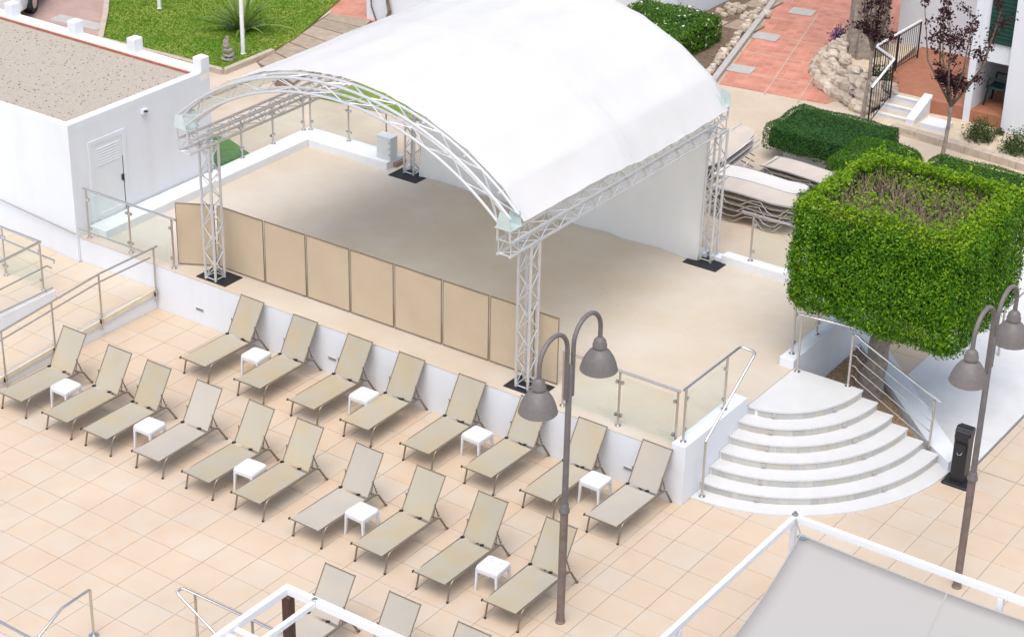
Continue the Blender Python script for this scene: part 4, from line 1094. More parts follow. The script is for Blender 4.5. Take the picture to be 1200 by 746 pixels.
# ================================================================== white plastic side tables
def table_proto():
    t = thing('side_table', 'x', 'table')
    r = 0.05; h = 0.195; zt = 0.42
    ring = []
    for cx, cy, a0 in ((h - r, h - r, 0), (-h + r, h - r, 90), (-h + r, -h + r, 180), (h - r, -h + r, 270)):
        for i in range(6):
            a = math.radians(a0 + 90 * i / 5); ring.append((cx + r * math.cos(a), cy + r * math.sin(a)))
    tb = MB(); n = len(ring)
    vs = [(x * 1.0, y * 1.0, zt - .045) for x, y in ring] + [(x, y, zt - .012) for x, y in ring] + [(x * .965, y * .965, zt) for x, y in ring]
    fs = [tuple(range(2 * n, 3 * n))] + [(L + i, L + (i + 1) % n, L + n + (i + 1) % n, L + n + i) for L in (0, n) for i in range(n)] + [tuple(range(n - 1, -1, -1))]
    tb.add(vs, fs); top = tb.build('table_top', 'plastic_white', t, smooth=True)
    for sx in (-1, 1):
        for sy in (-1, 1):
            MB().lathe((sx * .085, sy * .085, zt), [(0.040, 0.0), (0.042, 0.002), (0.030, 0.004), (0.012, 0.002)], 12).build('rosette', 'plastic_dimple', top, smooth=True)
            x, y = sx * .165, sy * .165; w = .022
            lg = MB().add([(x - w, y - w, zt - .02), (x + w, y - w, zt - .02), (x + w, y + w, zt - .02), (x - w, y + w, zt - .02)] + [(x * 1.12 + a * .013, y * 1.12 + b * .013, 0) for a, b in ((-1, -1), (1, -1), (1, 1), (-1, 1))],
                          [(0, 1, 2, 3), (4, 7, 6, 5), (0, 4, 5, 1), (1, 5, 6, 2), (2, 6, 7, 3), (3, 7, 4, 0)])
            lg.build('leg', 'plastic_white', t)
    for a, b in (((-.15, -.19), (.15, -.175)), ((-.15, .175), (.15, .19)), ((-.19, -.15), (-.175, .15)), ((.175, -.15), (.19, .15))):
        MB().box((a[0], a[1], zt - .085), (b[0], b[1], zt - .043)).build('apron', 'plastic_white', t)
    return t
tp = table_proto(); tfirst = True
T = [(2.15, 3.70, 'white plastic table between the two loungers of the stage row nearest the ramp'), (4.56, 3.73, 'white plastic table between the third and fourth loungers of the stage row'),
     (6.87, 3.82, 'white plastic table between the fifth and sixth loungers of the stage row'), (9.20, 3.80, 'white plastic table beside the greyish lounger closest to the curved stairs'),
     (0.345, 0.90, 'white plastic table beside the lounger against the ramp wall'), (2.40, 0.80, 'white plastic table between the third and fourth loungers of the middle row'),
     (4.60, 0.80, 'white plastic table between the fifth and sixth loungers of the middle row'), (6.83, 0.86, 'white plastic table between the seventh and eighth loungers of the middle row'), (9.30, 0.87, 'white plastic table beside the lounger at the foot of the lamp')]
for (x, y, lab) in T:
    o = tp if tfirst else copy_tree(tp); tfirst = False
    o.location = (x, y, 0.002); o.rotation_euler = (0, 0, random.uniform(-.06, .06)); o['label'] = lab; o['group'] = 'white tables between the loungers'

# ================================================================== black pedestal bin
bn = thing('litter_bin', 'slim black pedestal bin on a flat foot beside the curved stairs', 'bin', (13.62, 7.86, 0))
MB().bbox((13.40, 7.66, 0.0), (13.86, 8.06, 0.045), 0.02).build('foot', 'bin_black', bn)
prof = [(-0.11, 0.04), (0.11, 0.04), (0.10, 0.80), (0.13, 0.90), (0.13, 0.97), (0.09, 1.02), (-0.06, 1.02), (-0.12, 0.97), (-0.14, 0.88), (-0.11, 0.78)]
bx0, bx1 = 13.50, 13.74
vs = [(bx0, 7.88 + y, z) for y, z in prof] + [(bx1, 7.88 + y, z) for y, z in prof]; n_ = len(prof)
MB().add(vs, [tuple(range(n_ - 1, -1, -1)), tuple(range(n_, 2 * n_))] + [(i, (i + 1) % n_, n_ + (i + 1) % n_, n_ + i) for i in range(n_)]).build('body', 'bin_black', bn)
MB().box((13.53, 7.745, 0.60), (13.71, 7.772, 0.76)).build('flap', 'dark', bn)
MB().tube([(13.58, 7.742, 0.60), (13.60, 7.73, 0.57), (13.65, 7.73, 0.58), (13.66, 7.742, 0.62)], 0.007, 6).build('handle', 'steel', bn)
MB().tube([(13.49, 7.88 - .02, 0.955), (13.76, 7.88 - .02, 0.955)], 0.085, 16).build('hood', 'bin_black', bn, smooth=True)

# ================================================================== pergolas in the foreground
pg = thing('sail_pergola', 'white pergola frame carrying a pale grey shade sail', 'pergola', (13.7, 1.62, 0))
H = 2.6
MB().box((13.67, -8.0, H - .09), (13.735, 1.588, H)).build('beam', 'pergola_white', pg)
MB().box((13.67, 1.589, H - .09), (24, 1.652, H)).build('beam', 'pergola_white', pg)
for (x, y) in ((13.70, 1.62), (13.70, -1.40), (16.65, 1.62), (19.6, 1.62), (13.70, -4.4)):
    MB().bbox((x - .038, y - .038, 0), (x + .038, y + .038, H - .101), 0.006).build('post', 'pergola_white', pg)
T0 = Vector((13.90, 1.42, 2.47))
MB().tube([(13.72, 1.60, 2.57), tuple(T0)], 0.012, 8).build('turnbuckle', 'steel', pg, smooth=True)
MB().lathe((13.70, 1.62, H), [(0.045, 0), (0.045, .01), (0.02, .03), (0.02, .05)], 12).build('end_bolt', 'meter_box', pg, smooth=True)
sl = thing('shade_sail', 'pale grey triangular shade sail stretched inside the white pergola', 'sail', tuple(T0))
la, lb = Vector(at(900, 668, 2.42)), Vector(at(824, 746, 2.38)); ra, rb = Vector(at(1020, 657, 2.42)), Vector(at(1195, 716, 2.38))
Lend = lb + (lb - la).normalized() * 4.0 + Vector((-.1, 0, 0)); Rend = rb + (rb - ra).normalized() * 4.0 + Vector((0, .1, 0))
far = Vector((Rend.x, Lend.y, 2.3))
G = []
for i in range(31):
    u = i / 30; row = []
    for j in range(31):
        v = j / 30
        eL = T0.lerp(Lend, u); eL += Vector((0.42, 0.0, -0.04)) * math.sin(math.pi * min(1, u * 1.0)) * 0.9
        eR = T0.lerp(Rend, v); eR += Vector((0.0, -0.22, -0.04)) * math.sin(math.pi * min(1, v * 1.0)) * 0.9
        p = eL + eR - T0 + (far - Lend - Rend + T0) * u * v * 1.0
        p.z -= 0.10 * math.sin(math.pi * u) * math.sin(math.pi * v)
        row.append(tuple(p))
    G.append(row)
MB().grid(G, 0.006, (0, 0, 1)).build('fabric', 'sail', sl, smooth=True, auto=None)
for j in (9, 18, 27):
    MB().grid([[tuple(Vector(G[i][j]) + Vector((-.012, 0, .004))), tuple(Vector(G[i][j]) + Vector((.012, 0, .004)))] for i in range(31)]).build('seam', 'sail_seam', sl, smooth=True)
MB().tube([G[i][0] for i in range(31)], 0.012, 6).build('hem', 'sail', sl, smooth=True)
MB().tube([G[0][j] for j in range(31)], 0.012, 6).build('hem', 'sail', sl, smooth=True)
MB().lathe((T0.x + .05, T0.y - .05, T0.z - .01), [(0.07, 0), (0.075, .012), (0.05, .016)], 14).build('corner_plate', 'steel', sl, smooth=True)

pw = thing('white_pergola', 'white pergola frame with a dark brown corner post at the terrace edge', 'pergola', (9.4, -3.75, 0))
MB().box((9.31, -9.0, H - .10), (9.39, -3.74, H)).build('beam', 'pergola_white', pw)
MB().box((9.31, -3.74, H - .10), (18, -3.66, H)).build('beam', 'pergola_white', pw)
MB().box((9.79, -9.0, H - .085), (9.85, -3.742, H - .015)).build('beam', 'pergola_white', pw)
MB().bbox((9.335, -3.80, 0), (9.455, -3.74, H - .101), 0.006).bbox((9.335, -3.739, 0), (9.455, -3.68, H - .101), 0.006).build('post', 'pergola_brown', pw)
MB().bbox((9.79, -3.76, H), (9.85, -3.69, H + .02), 0.006).build('bracket', 'steel', pw)
c = at(288, 737, 2.54)
for k in range(3):
    MB().box((9.395, c[1] - .10 - k * .16, 2.525), (9.785, c[1] - .02 - k * .16, 2.545)).build('slat', 'pergola_white', pw)
# steel hand rails of the steps down
r1 = thing('step_rail', 'bent steel step rail rising from a round floor flange at the terrace edge', 'railing', (5.444, -3.476, 0))
MB().tube([(5.444, -3.476, 0), (5.448, -3.476, 0.785), (5.449, -3.50, 0.80), (5.469, -4.03, 0.80), (5.47, -4.55, 0.55), (5.47, -5.4, 0.1)], 0.02, 10).build('handrail', 'steel', r1, smooth=True)
MB().lathe((5.444, -3.476, 0.0), [(0.075, 0.002), (0.075, .02), (0.03, .035)], 16).build('flange', 'steel', r1, smooth=True)
r2 = thing('step_rail', 'looped steel rail on posts in front of the white pergola', 'railing', (6.9, -2.88, 0))
MB().tube([(7.45, -2.98, 0.52), (6.72, -3.01, 0.97), (6.67, -2.99, 1.0), (6.665, -2.92, 1.0), (6.70, -2.88, 1.0), (9.2, -2.86, 1.0)], 0.02, 10).build('handrail', 'steel', r2, smooth=True)
for x in (6.90, 7.95, 9.0):
    post(r2, x, -2.88, 0.0, 0.985)
r3 = thing('step_rail', 'straight steel rail at the tiled corner near the bent step rail', 'railing', tuple(at(5, 730, .9)))
q0, q1 = at(-40, 706, 0.9), at(80, 771, 0.9)
MB().tube([tuple(q0), tuple(q1)], 0.02, 10).build('handrail', 'steel', r3, smooth=True)
for q in (q0, q1): post(r3, q[0], q[1], 0.0, 0.9)
# ================================================================== garden beyond the building
U = UP
lp_px = [(118, 48), (262, 86), (318, 62), (345, 48), (400, 0), (420, -25), (120, -40), (126, 10), (124, 30)]
lawn_poly = [tuple(at(x, y, U)[:2]) for x, y in lp_px]
lawn = struct('lawn', MB().prism(lawn_poly, U - .1, U + 0.06), 'lawn')
def inside(p, poly):
    c = False; n = len(poly)
    for i in range(n):
        (x1, y1), (x2, y2) = poly[i], poly[(i + 1) % n]
        if (y1 > p[1]) != (y2 > p[1]) and p[0] < (x2 - x1) * (p[1] - y1) / (y2 - y1) + x1: c = not c
    return c
xs, ys = [p[0] for p in lawn_poly], [p[1] for p in lawn_poly]
pts = []
while len(pts) < 26000:
    p = (random.uniform(min(xs), max(xs)), random.uniform(min(ys), max(ys)))
    if inside(p, lawn_poly): pts.append((p[0], p[1], U + 0.07))
g = link('grass', leaves_mesh('grass', pts, RNG.normal(0, 1, (len(pts), 3)) * np.array([1, 1, .25]), 0.075, 'leaf_grass', 0.2, 0.25), None, 'stuff')
tag(g, 'short bright grass of the lawn behind the white building', 'grass')
# kerb stones round the lawn
kp = [Vector((*at(x, y, U)[:2], 0)) for x, y in ((128, -20), (124, 20), (118, 50), (190, 68), (262, 87), (320, 63))]
for a, b in zip(kp[:-1], kp[1:]):
    L = (b - a).length; u = (b - a) / L; n = max(1, round(L / 0.62))
    for i in range(n):
        p, q = a + u * (L * i / n + .006), a + u * (L * (i + 1) / n - .006); c = (p + q) / 2
        MB().obox((c.x, c.y, U + .05), ((q - p).length, 0.13, 0.14), Matrix((u, (-u.y, u.x, 0), (0, 0, 1))).transposed()).build('kerb_stone', 'kerb', lawn)
# stepping slabs and pink paths
slab_px = [((306, 66), (343, 92)), ((324, 56), (365, 78)), ((340, 46), (386, 64)), ((354, 37), (400, 52)), ((366, 29), (414, 42)), ((377, 21), (425, 32))]
pink = struct('garden_path', MB().prism([tuple(at(x, y, U)[:2]) for x, y in ((300, 72), (395, 10), (440, -20), (470, 20), (330, 110))], U - .05, U + .006), 'soil')
ends_ = [((300, 74), (345, 100)), ((320, 62), (366, 84)), ((337, 50), (388, 70)), ((352, 40), (402, 57)), ((365, 31), (415, 45)), ((377, 23), (427, 34)), ((386, 17), (437, 25))]
for (a, b), (c, d) in zip(ends_[:-1], ends_[1:]):
    Q = [np.array(at(*q, U)[:2]) for q in (a, b, d, c)]; ce = sum(Q) / 4
    MB().prism([tuple(ce + (q - ce) * 0.93) for q in Q], U, U + .03).build('paving_slab', 'slab_stone', pink)
struct('brick_walk', MB().prism([tuple(at(x, y, U)[:2]) for x, y in ((386, 17), (440, 26), (455, -40), (415, -40))], U - .05, U + .010), 'red_tile')
struct('pink_drive', MB().prism([tuple(at(x, y, U)[:2]) for x, y in ((-40, 0), (118, 48), (124, 20), (127, -40), (-40, -40))], U - .05, U + .008), 'pink_paving')
c0 = at(92, 27, U)
MB().obox((c0[0], c0[1], U + .012), (1.5, 0.45, 0.012), Matrix.Rotation(0.1, 3, 'Z')).build('drain_cover', 'grey_cover', bpy.data.objects['pink_drive'])
tf = struct('artificial_turf', MB().prism([(-5.5, 8.45), (-3.07, 8.45), (-3.07, 9.55), (-4.1, 9.95), (-5.5, 9.95)], U - .05, U + .012), 'turf')
struct('lawn_strip', MB().prism([(-4.2, 13.0), (0.5, 13.5), (0.5, 15.2), (-4.2, 14.6)], U - .05, U + .03), 'lawn')

# strap-leaved plant, lamp-post poles, stone figure
sp = thing('strap_leaf_plant', 'big tuft of long arching strap leaves on the lawn', 'plant', tuple(at(284, 36, U)))
B = Vector(at(284, 36, U + .05))
lf = MB()
for k in range(70):
    an = random.uniform(0, 6.28); L = random.uniform(0.9, 1.75); el = random.uniform(0.45, 1.4); d = Vector((math.cos(an), math.sin(an), 0)); w = random.uniform(.035, .058)
    s_ = Vector((-d.y, d.x, 0)); P0 = B + d * random.uniform(0, .12); pts_ = []
    for i in range(7):
        t = i / 6; h = L * (math.sin(el) * t - 0.42 * t * t * (1.3 - el * .6)); r = L * (math.cos(el) * t + 0.12 * t * t)
        pts_.append(P0 + d * r + Vector((0, 0, max(h, 0.02))))
    row = [[tuple(p - s_ * w * (1 - (i / 6) ** 2) - s_ * .002), tuple(p + Vector((0, 0, -.006))), tuple(p + s_ * w * (1 - (i / 6) ** 2) + s_ * .002)] for i, p in enumerate(pts_)]
    lf.grid(row)
lf.build('leaves', 'leaf_strap', sp)
MB().lathe((B.x, B.y, U), [(0.14, 0), (0.10, .12), (0.03, .2)], 10).build('crown_base', 'bark', sp)
for (x, y, lab) in ((285, 64, 'slim white lamp pole beside the strap-leaved plant'), (187, 11, 'slim white lamp pole standing far out on the lawn')):
    b = at(x, y, U + .05); q = thing('lamp_pole', lab, 'pole', tuple(b), 'white poles on the lawn')
    MB().lathe((b[0], b[1], U + .03), [(0.065, 0), (0.065, .05), (0.05, .06), (0.045, 3.4)], 14).build('shaft', 'pergola_white', q, smooth=True)
    MB().lathe((b[0], b[1], U + 3.43), [(0.05, 0), (0.16, .05), (0.2, .2), (0.16, .35), (0.05, .42)], 16).build('globe', 'plastic_white', q, smooth=True)
b = at(267, 71, U + .06)
fg = MB()
for k, (dz, r) in enumerate(((0.04, .15), (0.14, .135), (0.25, .115), (0.36, .09), (0.45, .075), (0.54, .05))):
    blob(fg, (b[0] + .02 * math.sin(k * 1.3), b[1] + .02 * math.cos(k), U + .06 + dz), (r, r * .9, .065), k + 3, 6)
tag(fg.build('stone_figure', 'statue_stone', None, smooth=True), 'small weathered stone garden figure at the lawn corner', 'statue')
# parked vehicle, only its wheel corner in view
v0 = Vector(at(36, 22, U))
ax = Vector((*(at(20, 28, U) - at(60, -12, U))[:2], 0)).normalized(); sd = Vector((ax.y, -ax.x, 0))
if sd.x < 0: sd = -sd
vh = thing('parked_car', 'pale grey parked car with a black wheel arch, mostly out of view', 'car', tuple(v0))
F = lambda a, s, z: tuple(v0 + ax * a + sd * s + Vector((0, 0, z)))
sec = [(-0.05, 0.28), (0.0, 0.45), (-0.03, 0.75), (-0.18, 0.86), (-1.5, 0.9), (-1.65, 0.45), (-1.6, 0.28)]
bodyv = []; stations = (-3.6, -3.3, -2.0, -0.55, 0.0, 0.35)
scl = (0.55, 0.85, 1, 1, 0.95, 0.6)
for a, k in zip(stations, scl): bodyv.append([F(a, -0.8 + (s + 0.8) * (0.8 + .2 * k), 0.28 + (z - .28) * k) for s, z in sec])
MB().grid([r + [r[0]] for r in bodyv]).add(bodyv[0], [tuple(range(7))]).add(bodyv[-1], [tuple(range(6, -1, -1))]).build('body', 'car_paint', vh, smooth=True)
MB().add([F(-3.0, -.25, .86), F(-1.2, -.25, .86), F(-1.2, -1.4, .86), F(-3, -1.4, .86), F(-2.7, -.4, 1.4), F(-1.8, -.4, 1.4), F(-1.8, -1.25, 1.4), F(-2.7, -1.25, 1.4)], [(4, 5, 6, 7), (0, 1, 5, 4), (1, 2, 6, 5), (2, 3, 7, 6), (3, 0, 4, 7)]).build('cabin', 'car_paint', vh)
for a in (-0.45, -2.9):
    c_ = Vector(F(a, -0.02, .30)); e = Vector(F(a, -0.24, .30))
    w_ = MB().tube([c_, e], 0.30, 22).build('wheel', 'rubber', vh, smooth=True)
    MB().tube([c_ + sd * .006, c_ - sd * .02], 0.18, 16).build('rim', 'steel', w_, smooth=True)
    MB().tube([F(a + .44 * math.cos(math.radians(t)), 0.0, .30 + .40 * math.sin(math.radians(t))) for t in range(-5, 186, 12)], 0.07, 8).build('wheel_arch', 'rubber', vh, smooth=True)

# ------------------------------------------------------------------ white walls behind the canopy
wt = thing('villa_wall', 'white villa wall with a bare climbing stem behind the canopy', 'wall', (-5, 18.4, U))
MB().box((-6.85, 18.0, U - .02), (-2.0, 18.5, U + 3.2)).build('wall', 'white_wall', wt)
vn = thing('climbing_stem', 'bare brown climbing stem against the white villa wall', 'plant', (-6.1, 17.9, U))
tree_trunk(MB(), [(-6.2, 17.90, U), (-6.05, 17.9, U + .35), (-6.15, 17.92, U + .8), (-5.8, 17.95, U + 1.6)], [0.06, .05, .04, .02], 7, 4).build('stem', 'bark', vn, smooth=True)
MB().tube([(-6.5, 17.95, U), (-6.62, 17.9, U + .4), (-6.66, 17.92, U + 1.2), (-6.6, 17.95, U + 2)], 0.02, 6).build('shoot', 'bark', vn, smooth=True)
cw = at(792, 32, U)
hv = thing('far_villa', 'white villa corner with a meter box behind the flowering hedge', 'building', (cw[0] - 2, cw[1] + 2, U))
MB().box((cw[0] - 8, cw[1], U - .02), (cw[0], cw[1] + 14, U + 5)).build('wall', 'white_wall', hv)
mbx = thing('meter_box', 'dark grey meter cabinet on the white villa wall behind the canopy', 'cabinet', (cw[0] - .7, cw[1] - .1, U))
m0, m1 = on_y(745, 6, cw[1] - .2), on_y(773, 30, cw[1] - .2)
MB().bbox((m0[0], cw[1] - .24, U + .05), (m1[0], cw[1] - .002, m0[2]), 0.01).build('body', 'meter_box', mbx)
MB().box((m0[0] - .02, cw[1] - .27, m0[2] + .001), (m1[0] + .02, cw[1] - .003, m0[2] + .03)).build('lid', 'grey_cover', mbx)
for (x, y, w_) in ((759, 12, .10), (766, 10, .14), (763, 20, .08)):
    q = on_y(x, y, cw[1] - .246); MB().box((q[0] - w_ / 2, cw[1] - .25, q[2] - w_ / 2), (q[0] + w_ / 2, cw[1] - .2405, q[2] + w_ / 2)).build('label_plate', 'plastic_white', mbx)

# ------------------------------------------------------------------ red path, its kerb, dirt bed and edging stones
rp = [(2.45, 19.4), (5.0, 19.78), (5.2, 20.6), (4.3, 21.4), (4.6, 24.0), (4.0, 34), (-2.0, 34), (0.58, 25.9)]
red = struct('red_path', MB().prism(rp, U - .05, U + .012), 'red_tile')
jt = MB()
for k in range(5):                                   # pale joint strips between the bays
    y = 20.5 + 1.35 * k; jt.obox((3.1 - .28 * (y - 20) * .9, y, U + .0135), (3.2, 0.025, 0.004), Matrix.Rotation(math.radians(8), 3, 'Z'))
for s_ in (0.85, 1.7):
    jt.obox((2.45 + s_ - .28 * 1.9, 22.4, U + .0155), (0.025, 6.2, 0.004), Matrix.Rotation(math.radians(16), 3, 'Z'))
jt.build('joint_strip', 'kerb', red)
for (x, y) in ((940, 15), (898, 44), (868, 82)):
    q = at(x, y, U); MB().obox((q[0], q[1], U + .022), (0.62, 0.5, 0.012), Matrix.Rotation(math.radians(10), 3, 'Z')).build('inspection_cover', 'grey_cover', red)
ka, kb = Vector((2.40, 19.38, 0)), Vector((0.35, 26.6, 0)); L = (kb - ka).length; u = (kb - ka) / L
kerb_line = struct('path_kerb', MB().obox(((ka + kb) / 2 + Vector((-.09, 0, U + .03))), (L, 0.14, 0.16), Matrix((u, (-u.y, u.x, 0), (0, 0, 1))).transposed()), 'grey_cover')
struct('planting_bed', MB().prism([(-1.2, 19.2), (2.25, 19.3), (0.15, 26.6), (-1.0, 26.6)], U - .05, U + .03), 'soil')
for k in range(34):
    t = k / 33 * 0.95; p = ka + u * (L * t) + Vector((-.30 + random.uniform(-.05, .05), 0, U + .08)); r = random.uniform(.07, .14)
    s_ = blob(MB(), p, (r, r * .8, r * .7), k, 6).build('edging_stone', 'rock', bpy.data.objects['planting_bed'])
for k in range(16):
    p = (random.uniform(-.2, 1.1), random.uniform(23.6, 24.6), U + .08); r = random.uniform(.07, .13)
    blob(MB(), p, (r, r * .8, r * .7), k + 50, 6).build('edging_stone', 'rock', bpy.data.objects['planting_bed'])
for (x0, y0, x1, y1) in ((0.55, 22.9, 1.35, 23.6), (-0.2, 22.4, .5, 23.3), (0.1, 24.7, 0.8, 25.6)):
    MB().box((x0, y0, U + .03), (x1, y1, U + .06)).build('paving_slab', 'slab_stone', bpy.data.objects['planting_bed'])

# ------------------------------------------------------------------ rockery, great trunk, flowers
struct('rockery_soil', MB().prism([(4.25, 21.2), (4.75, 20.5), (5.4, 20.15), (6.05, 19.95), (6.1, 21.0), (5.6, 21.7), (5.4, 23.6), (3.9, 23.6), (3.7, 22.5)], U - .05, [1.1, 1.1, 1.1, 1.0, 1.3, 1.3, 1.3, 1.2, 1.1]), 'sandy')
rk = thing('rockery', 'rounded wall of pale rough rocks round the great tree trunk', 'rockery', (4.8, 20.8, U))
path = [(3.62, 22.7), (3.72, 22.0), (3.98, 21.4), (4.35, 20.85), (4.9, 20.4), (5.5, 20.05), (6.0, 19.85)]
kx = 0
for lev, (zz, off, sz) in enumerate(((U + .10, 0.0, .19), (U + .28, 0.12, .17), (U + .44, 0.28, .15), (U + .55, .5, .13))):
    n = 20 - 2 * lev
    for i in range(n):
        t = (i + .5 * (lev % 2)) / (n - 1) * (len(path) - 1); t = min(t, len(path) - 1.001); j = int(t); f = t - j
        x = path[j][0] + (path[j + 1][0] - path[j][0]) * f + off * .8 + random.uniform(-.05, .05); y = path[j][1] + (path[j + 1][1] - path[j][1]) * f + off * .65 + random.uniform(-.05, .05)
        r = sz * random.uniform(.75, 1.2); kx += 1
        blob(MB(), (x, y, zz + random.uniform(-.04, .04)), (r, r * .85, r * .75), kx, 8).build('rock', 'rock', rk)
tb = at(1015, 68, 1.1)
gt = thing('great_trunk', 'massive grey ribbed tree trunk rising out of the rockery', 'tree', (tb[0], tb[1], 1.1))
ring = []
for z, r in ((1.0, .56), (1.25, .47), (1.8, .43), (2.6, .42), (3.6, .46), (5.0, .5), (7.0, .5)):
    ring.append([(tb[0] + .1 * 0 + (r * (1 + .09 * math.sin(11 * a) + .05 * math.sin(5 * a + z))) * math.cos(a), tb[1] + (r * (1 + .09 * math.sin(11 * a) + .05 * math.sin(5 * a + z))) * math.sin(a), z) for a in np.linspace(0, 2 * math.pi, 45)])
MB().grid(ring).build('trunk', 'bark_grey', gt, smooth=True)
Pc = RNG.normal(0, 1, (9000, 3)); Pc /= np.linalg.norm(Pc, axis=1)[:, None]; Pc *= RNG.uniform(.5, 1, (9000, 1)) * np.array([2.6, 2.6, 1.5])
link('crown', leaves_mesh('crown', Pc + np.array([tb[0], tb[1] + 1.0, 9.0]), Pc, 0.12, 'leaf_shrub'), gt)
def shrub(name, label, c, r, h, m, n=1500, size=0.05, cat='shrub', flowers=None):
    t = thing(name, label, cat, tuple(c))
    P = RNG.normal(0, 1, (n, 3)); P /= np.linalg.norm(P, axis=1)[:, None]; P[:, 2] = abs(P[:, 2]); P *= RNG.uniform(.45, 1.0, (n, 1)) * np.array([r, r, h])
    P *= 1 + .25 * np.sin(P[:, 0:1] * 9 / r) * np.sin(P[:, 1:2] * 8 / r)
    link('foliage', leaves_mesh('foliage', P + np.array(c), P + np.array([0, 0, .3]), size, m, 0.5, 0.4), t)
    st_ = MB()
    for k in range(14):
        q = P[RNG.integers(n)]; st_.tube([tuple(c), tuple(np.array(c) + q * .5 + np.array([0, 0, .04])), tuple(np.array(c) + q)], [.012, .008, .003], 4, False)
    st_.build('stems', 'twig', t)
    if flowers:
        k = RNG.integers(0, n, n // 2); link('flower_heads', leaves_mesh('flower_heads', P[k] * 1.06 + np.array(c), P[k], size, flowers, .5, .8), t, 'stuff')
    return t
shrub('flower_clump', 'clump of purple flowers on the rockery by the great trunk', at(988, 50, 1.1), .34, .42, 'leaf_shrub', 1200, .05, 'flowers', 'petal_purple')
shrub('green_shrub', 'leafy green shrub on the rockery beside the black railing', at(1030, 100, 1.2), .40, .5, 'leaf_shrub', 1600, .06)
shrub('purple_shrub', 'low dusky purple shrub among the rockery stones', at(1008, 112, 1.1), .26, .26, 'leaf_shrub', 700, .05, 'flowers', 'petal_purple')
shrub('round_shrub', 'round green shrub in the gravel bed nearest the plum tree', at(1148, 163, 1.0), .36, .52, 'leaf_shrub', 1800, .055)
shrub('round_shrub', 'round green shrub in the gravel bed beside the house wall', at(1189, 178, 1.0), .34, .52, 'leaf_shrub', 1800, .055)
shrub('low_plant', 'small low plant in the gravel between the two round shrubs', at(1170, 158, 1.0), .16, .16, 'leaf_shrub', 400, .045)

# ------------------------------------------------------------------ house terrace: patio, steps, railing, house
PZ = 1.33
struct('gravel_terrace', MB().prism([(6.1, 19.6), (7.2, 19.1), (10.6, 18.85), (14, 18.7), (14, 21.2), (6.3, 21.2)], U - .05, [U + .02, 0.96, 0.96, 0.96, 1.06, 1.06]), 'sandy')
struct('patio', MB().prism([(6.25, 20.32), (8.0, 20.5), (8.0, 23.6), (5.55, 23.6), (5.7, 21.6)], U - .05, PZ), 'patio_tile')
ga, gb = Vector((6.9, 19.25, 0)), Vector((13.0, 18.65, 0)); Lk = (gb - ga).length; uu = (gb - ga) / Lk
kt = thing('terrace_kerb', 'long pale stone kerb edging the gravel in front of the house', 'kerb', (9, 19, U))
for i in range(10):
    p, q = ga + uu * (Lk * i / 10 + .005), ga + uu * (Lk * (i + 1) / 10 - .005); c_ = (p + q) / 2
    MB().obox((c_.x, c_.y, U + .06), ((q - p).length, 0.22, 0.20), Matrix((uu, (-uu.y, uu.x, 0), (0, 0, 1))).transposed()).build('kerb_stone', 'kerb', kt)
ss = thing('white_steps', 'three white-edged steps climbing to the red tiled patio', 'steps', (6.6, 20.0, U))
for k in range(3):
    z = U + .145 * (k + 1); y = 19.72 + k * .24
    MB().box((6.26, y, U - .02), (7.02, 20.45, z - .03)).build('riser', 'white_wall', ss)
    MB().box((6.25, y - .015, z - .0295), (7.03, y + .07, z)).build('nosing', 'white_wall', ss)
    MB().box((6.25, y + .072, z - .0295), (7.03, y + .235, z - .004)).build('tread', 'sandy', ss)
MB().prism([(7.04, 19.60), (7.24, 19.60), (7.24, 20.5), (7.04, 20.5)], U - .02, [U + .2, U + .2, PZ + .10, PZ + .10]).build('side_wall', 'white_wall', ss)
wbx = MB().bbox((7.40, 19.55, U), (7.98, 20.02, 1.12), 0.01).build('inspection_hatch', 'white_wall', None)
tag(wbx, 'square white hatch block set in the gravel before the house', 'hatch')
ir = thing('iron_railing', 'black iron baluster railing with a pale handrail round the patio', 'railing', (6.0, 21, U))
Apt = [Vector(at(1021.6, 103, U + .92)) - Vector((0, 0, .92)), Vector(at(1048, 69.4, PZ + .92)) - Vector((0, 0, .92)), Vector(at(1026.7, 54.4, PZ + .92)) - Vector((0, 0, .92)), Vector(at(1080, 24, PZ + .92)) - Vector((0, 0, .92))]
for (a, b) in zip(Apt[:-1], Apt[1:]):
    L = (b - a).length; n = max(4, int(L / .11))
    MB().tube([a + Vector((0, 0, .92)), b + Vector((0, 0, .92))], 0.028, 8).build('handrail', 'pergola_white', ir, smooth=True)
    MB().tube([a + Vector((0, 0, .86)), b + Vector((0, 0, .86))], 0.012, 6).build('bar', 'iron_black', ir)
    MB().tube([a + Vector((0, 0, .08)), b + Vector((0, 0, .08))], 0.012, 6).build('bar', 'iron_black', ir)
    bal = MB()
    for i in range(1, n): p = a.lerp(b, i / n); bal.tube([p + Vector((0, 0, .08)), p + Vector((0, 0, .86))], 0.007, 4, False)
    bal.build('balusters', 'iron_black', ir, kind='stuff')
for p in Apt + [Apt[2].lerp(Apt[3], .5)]: MB().tube([p, p + Vector((0, 0, .92))], 0.02, 8).build('post', 'iron_black', ir)
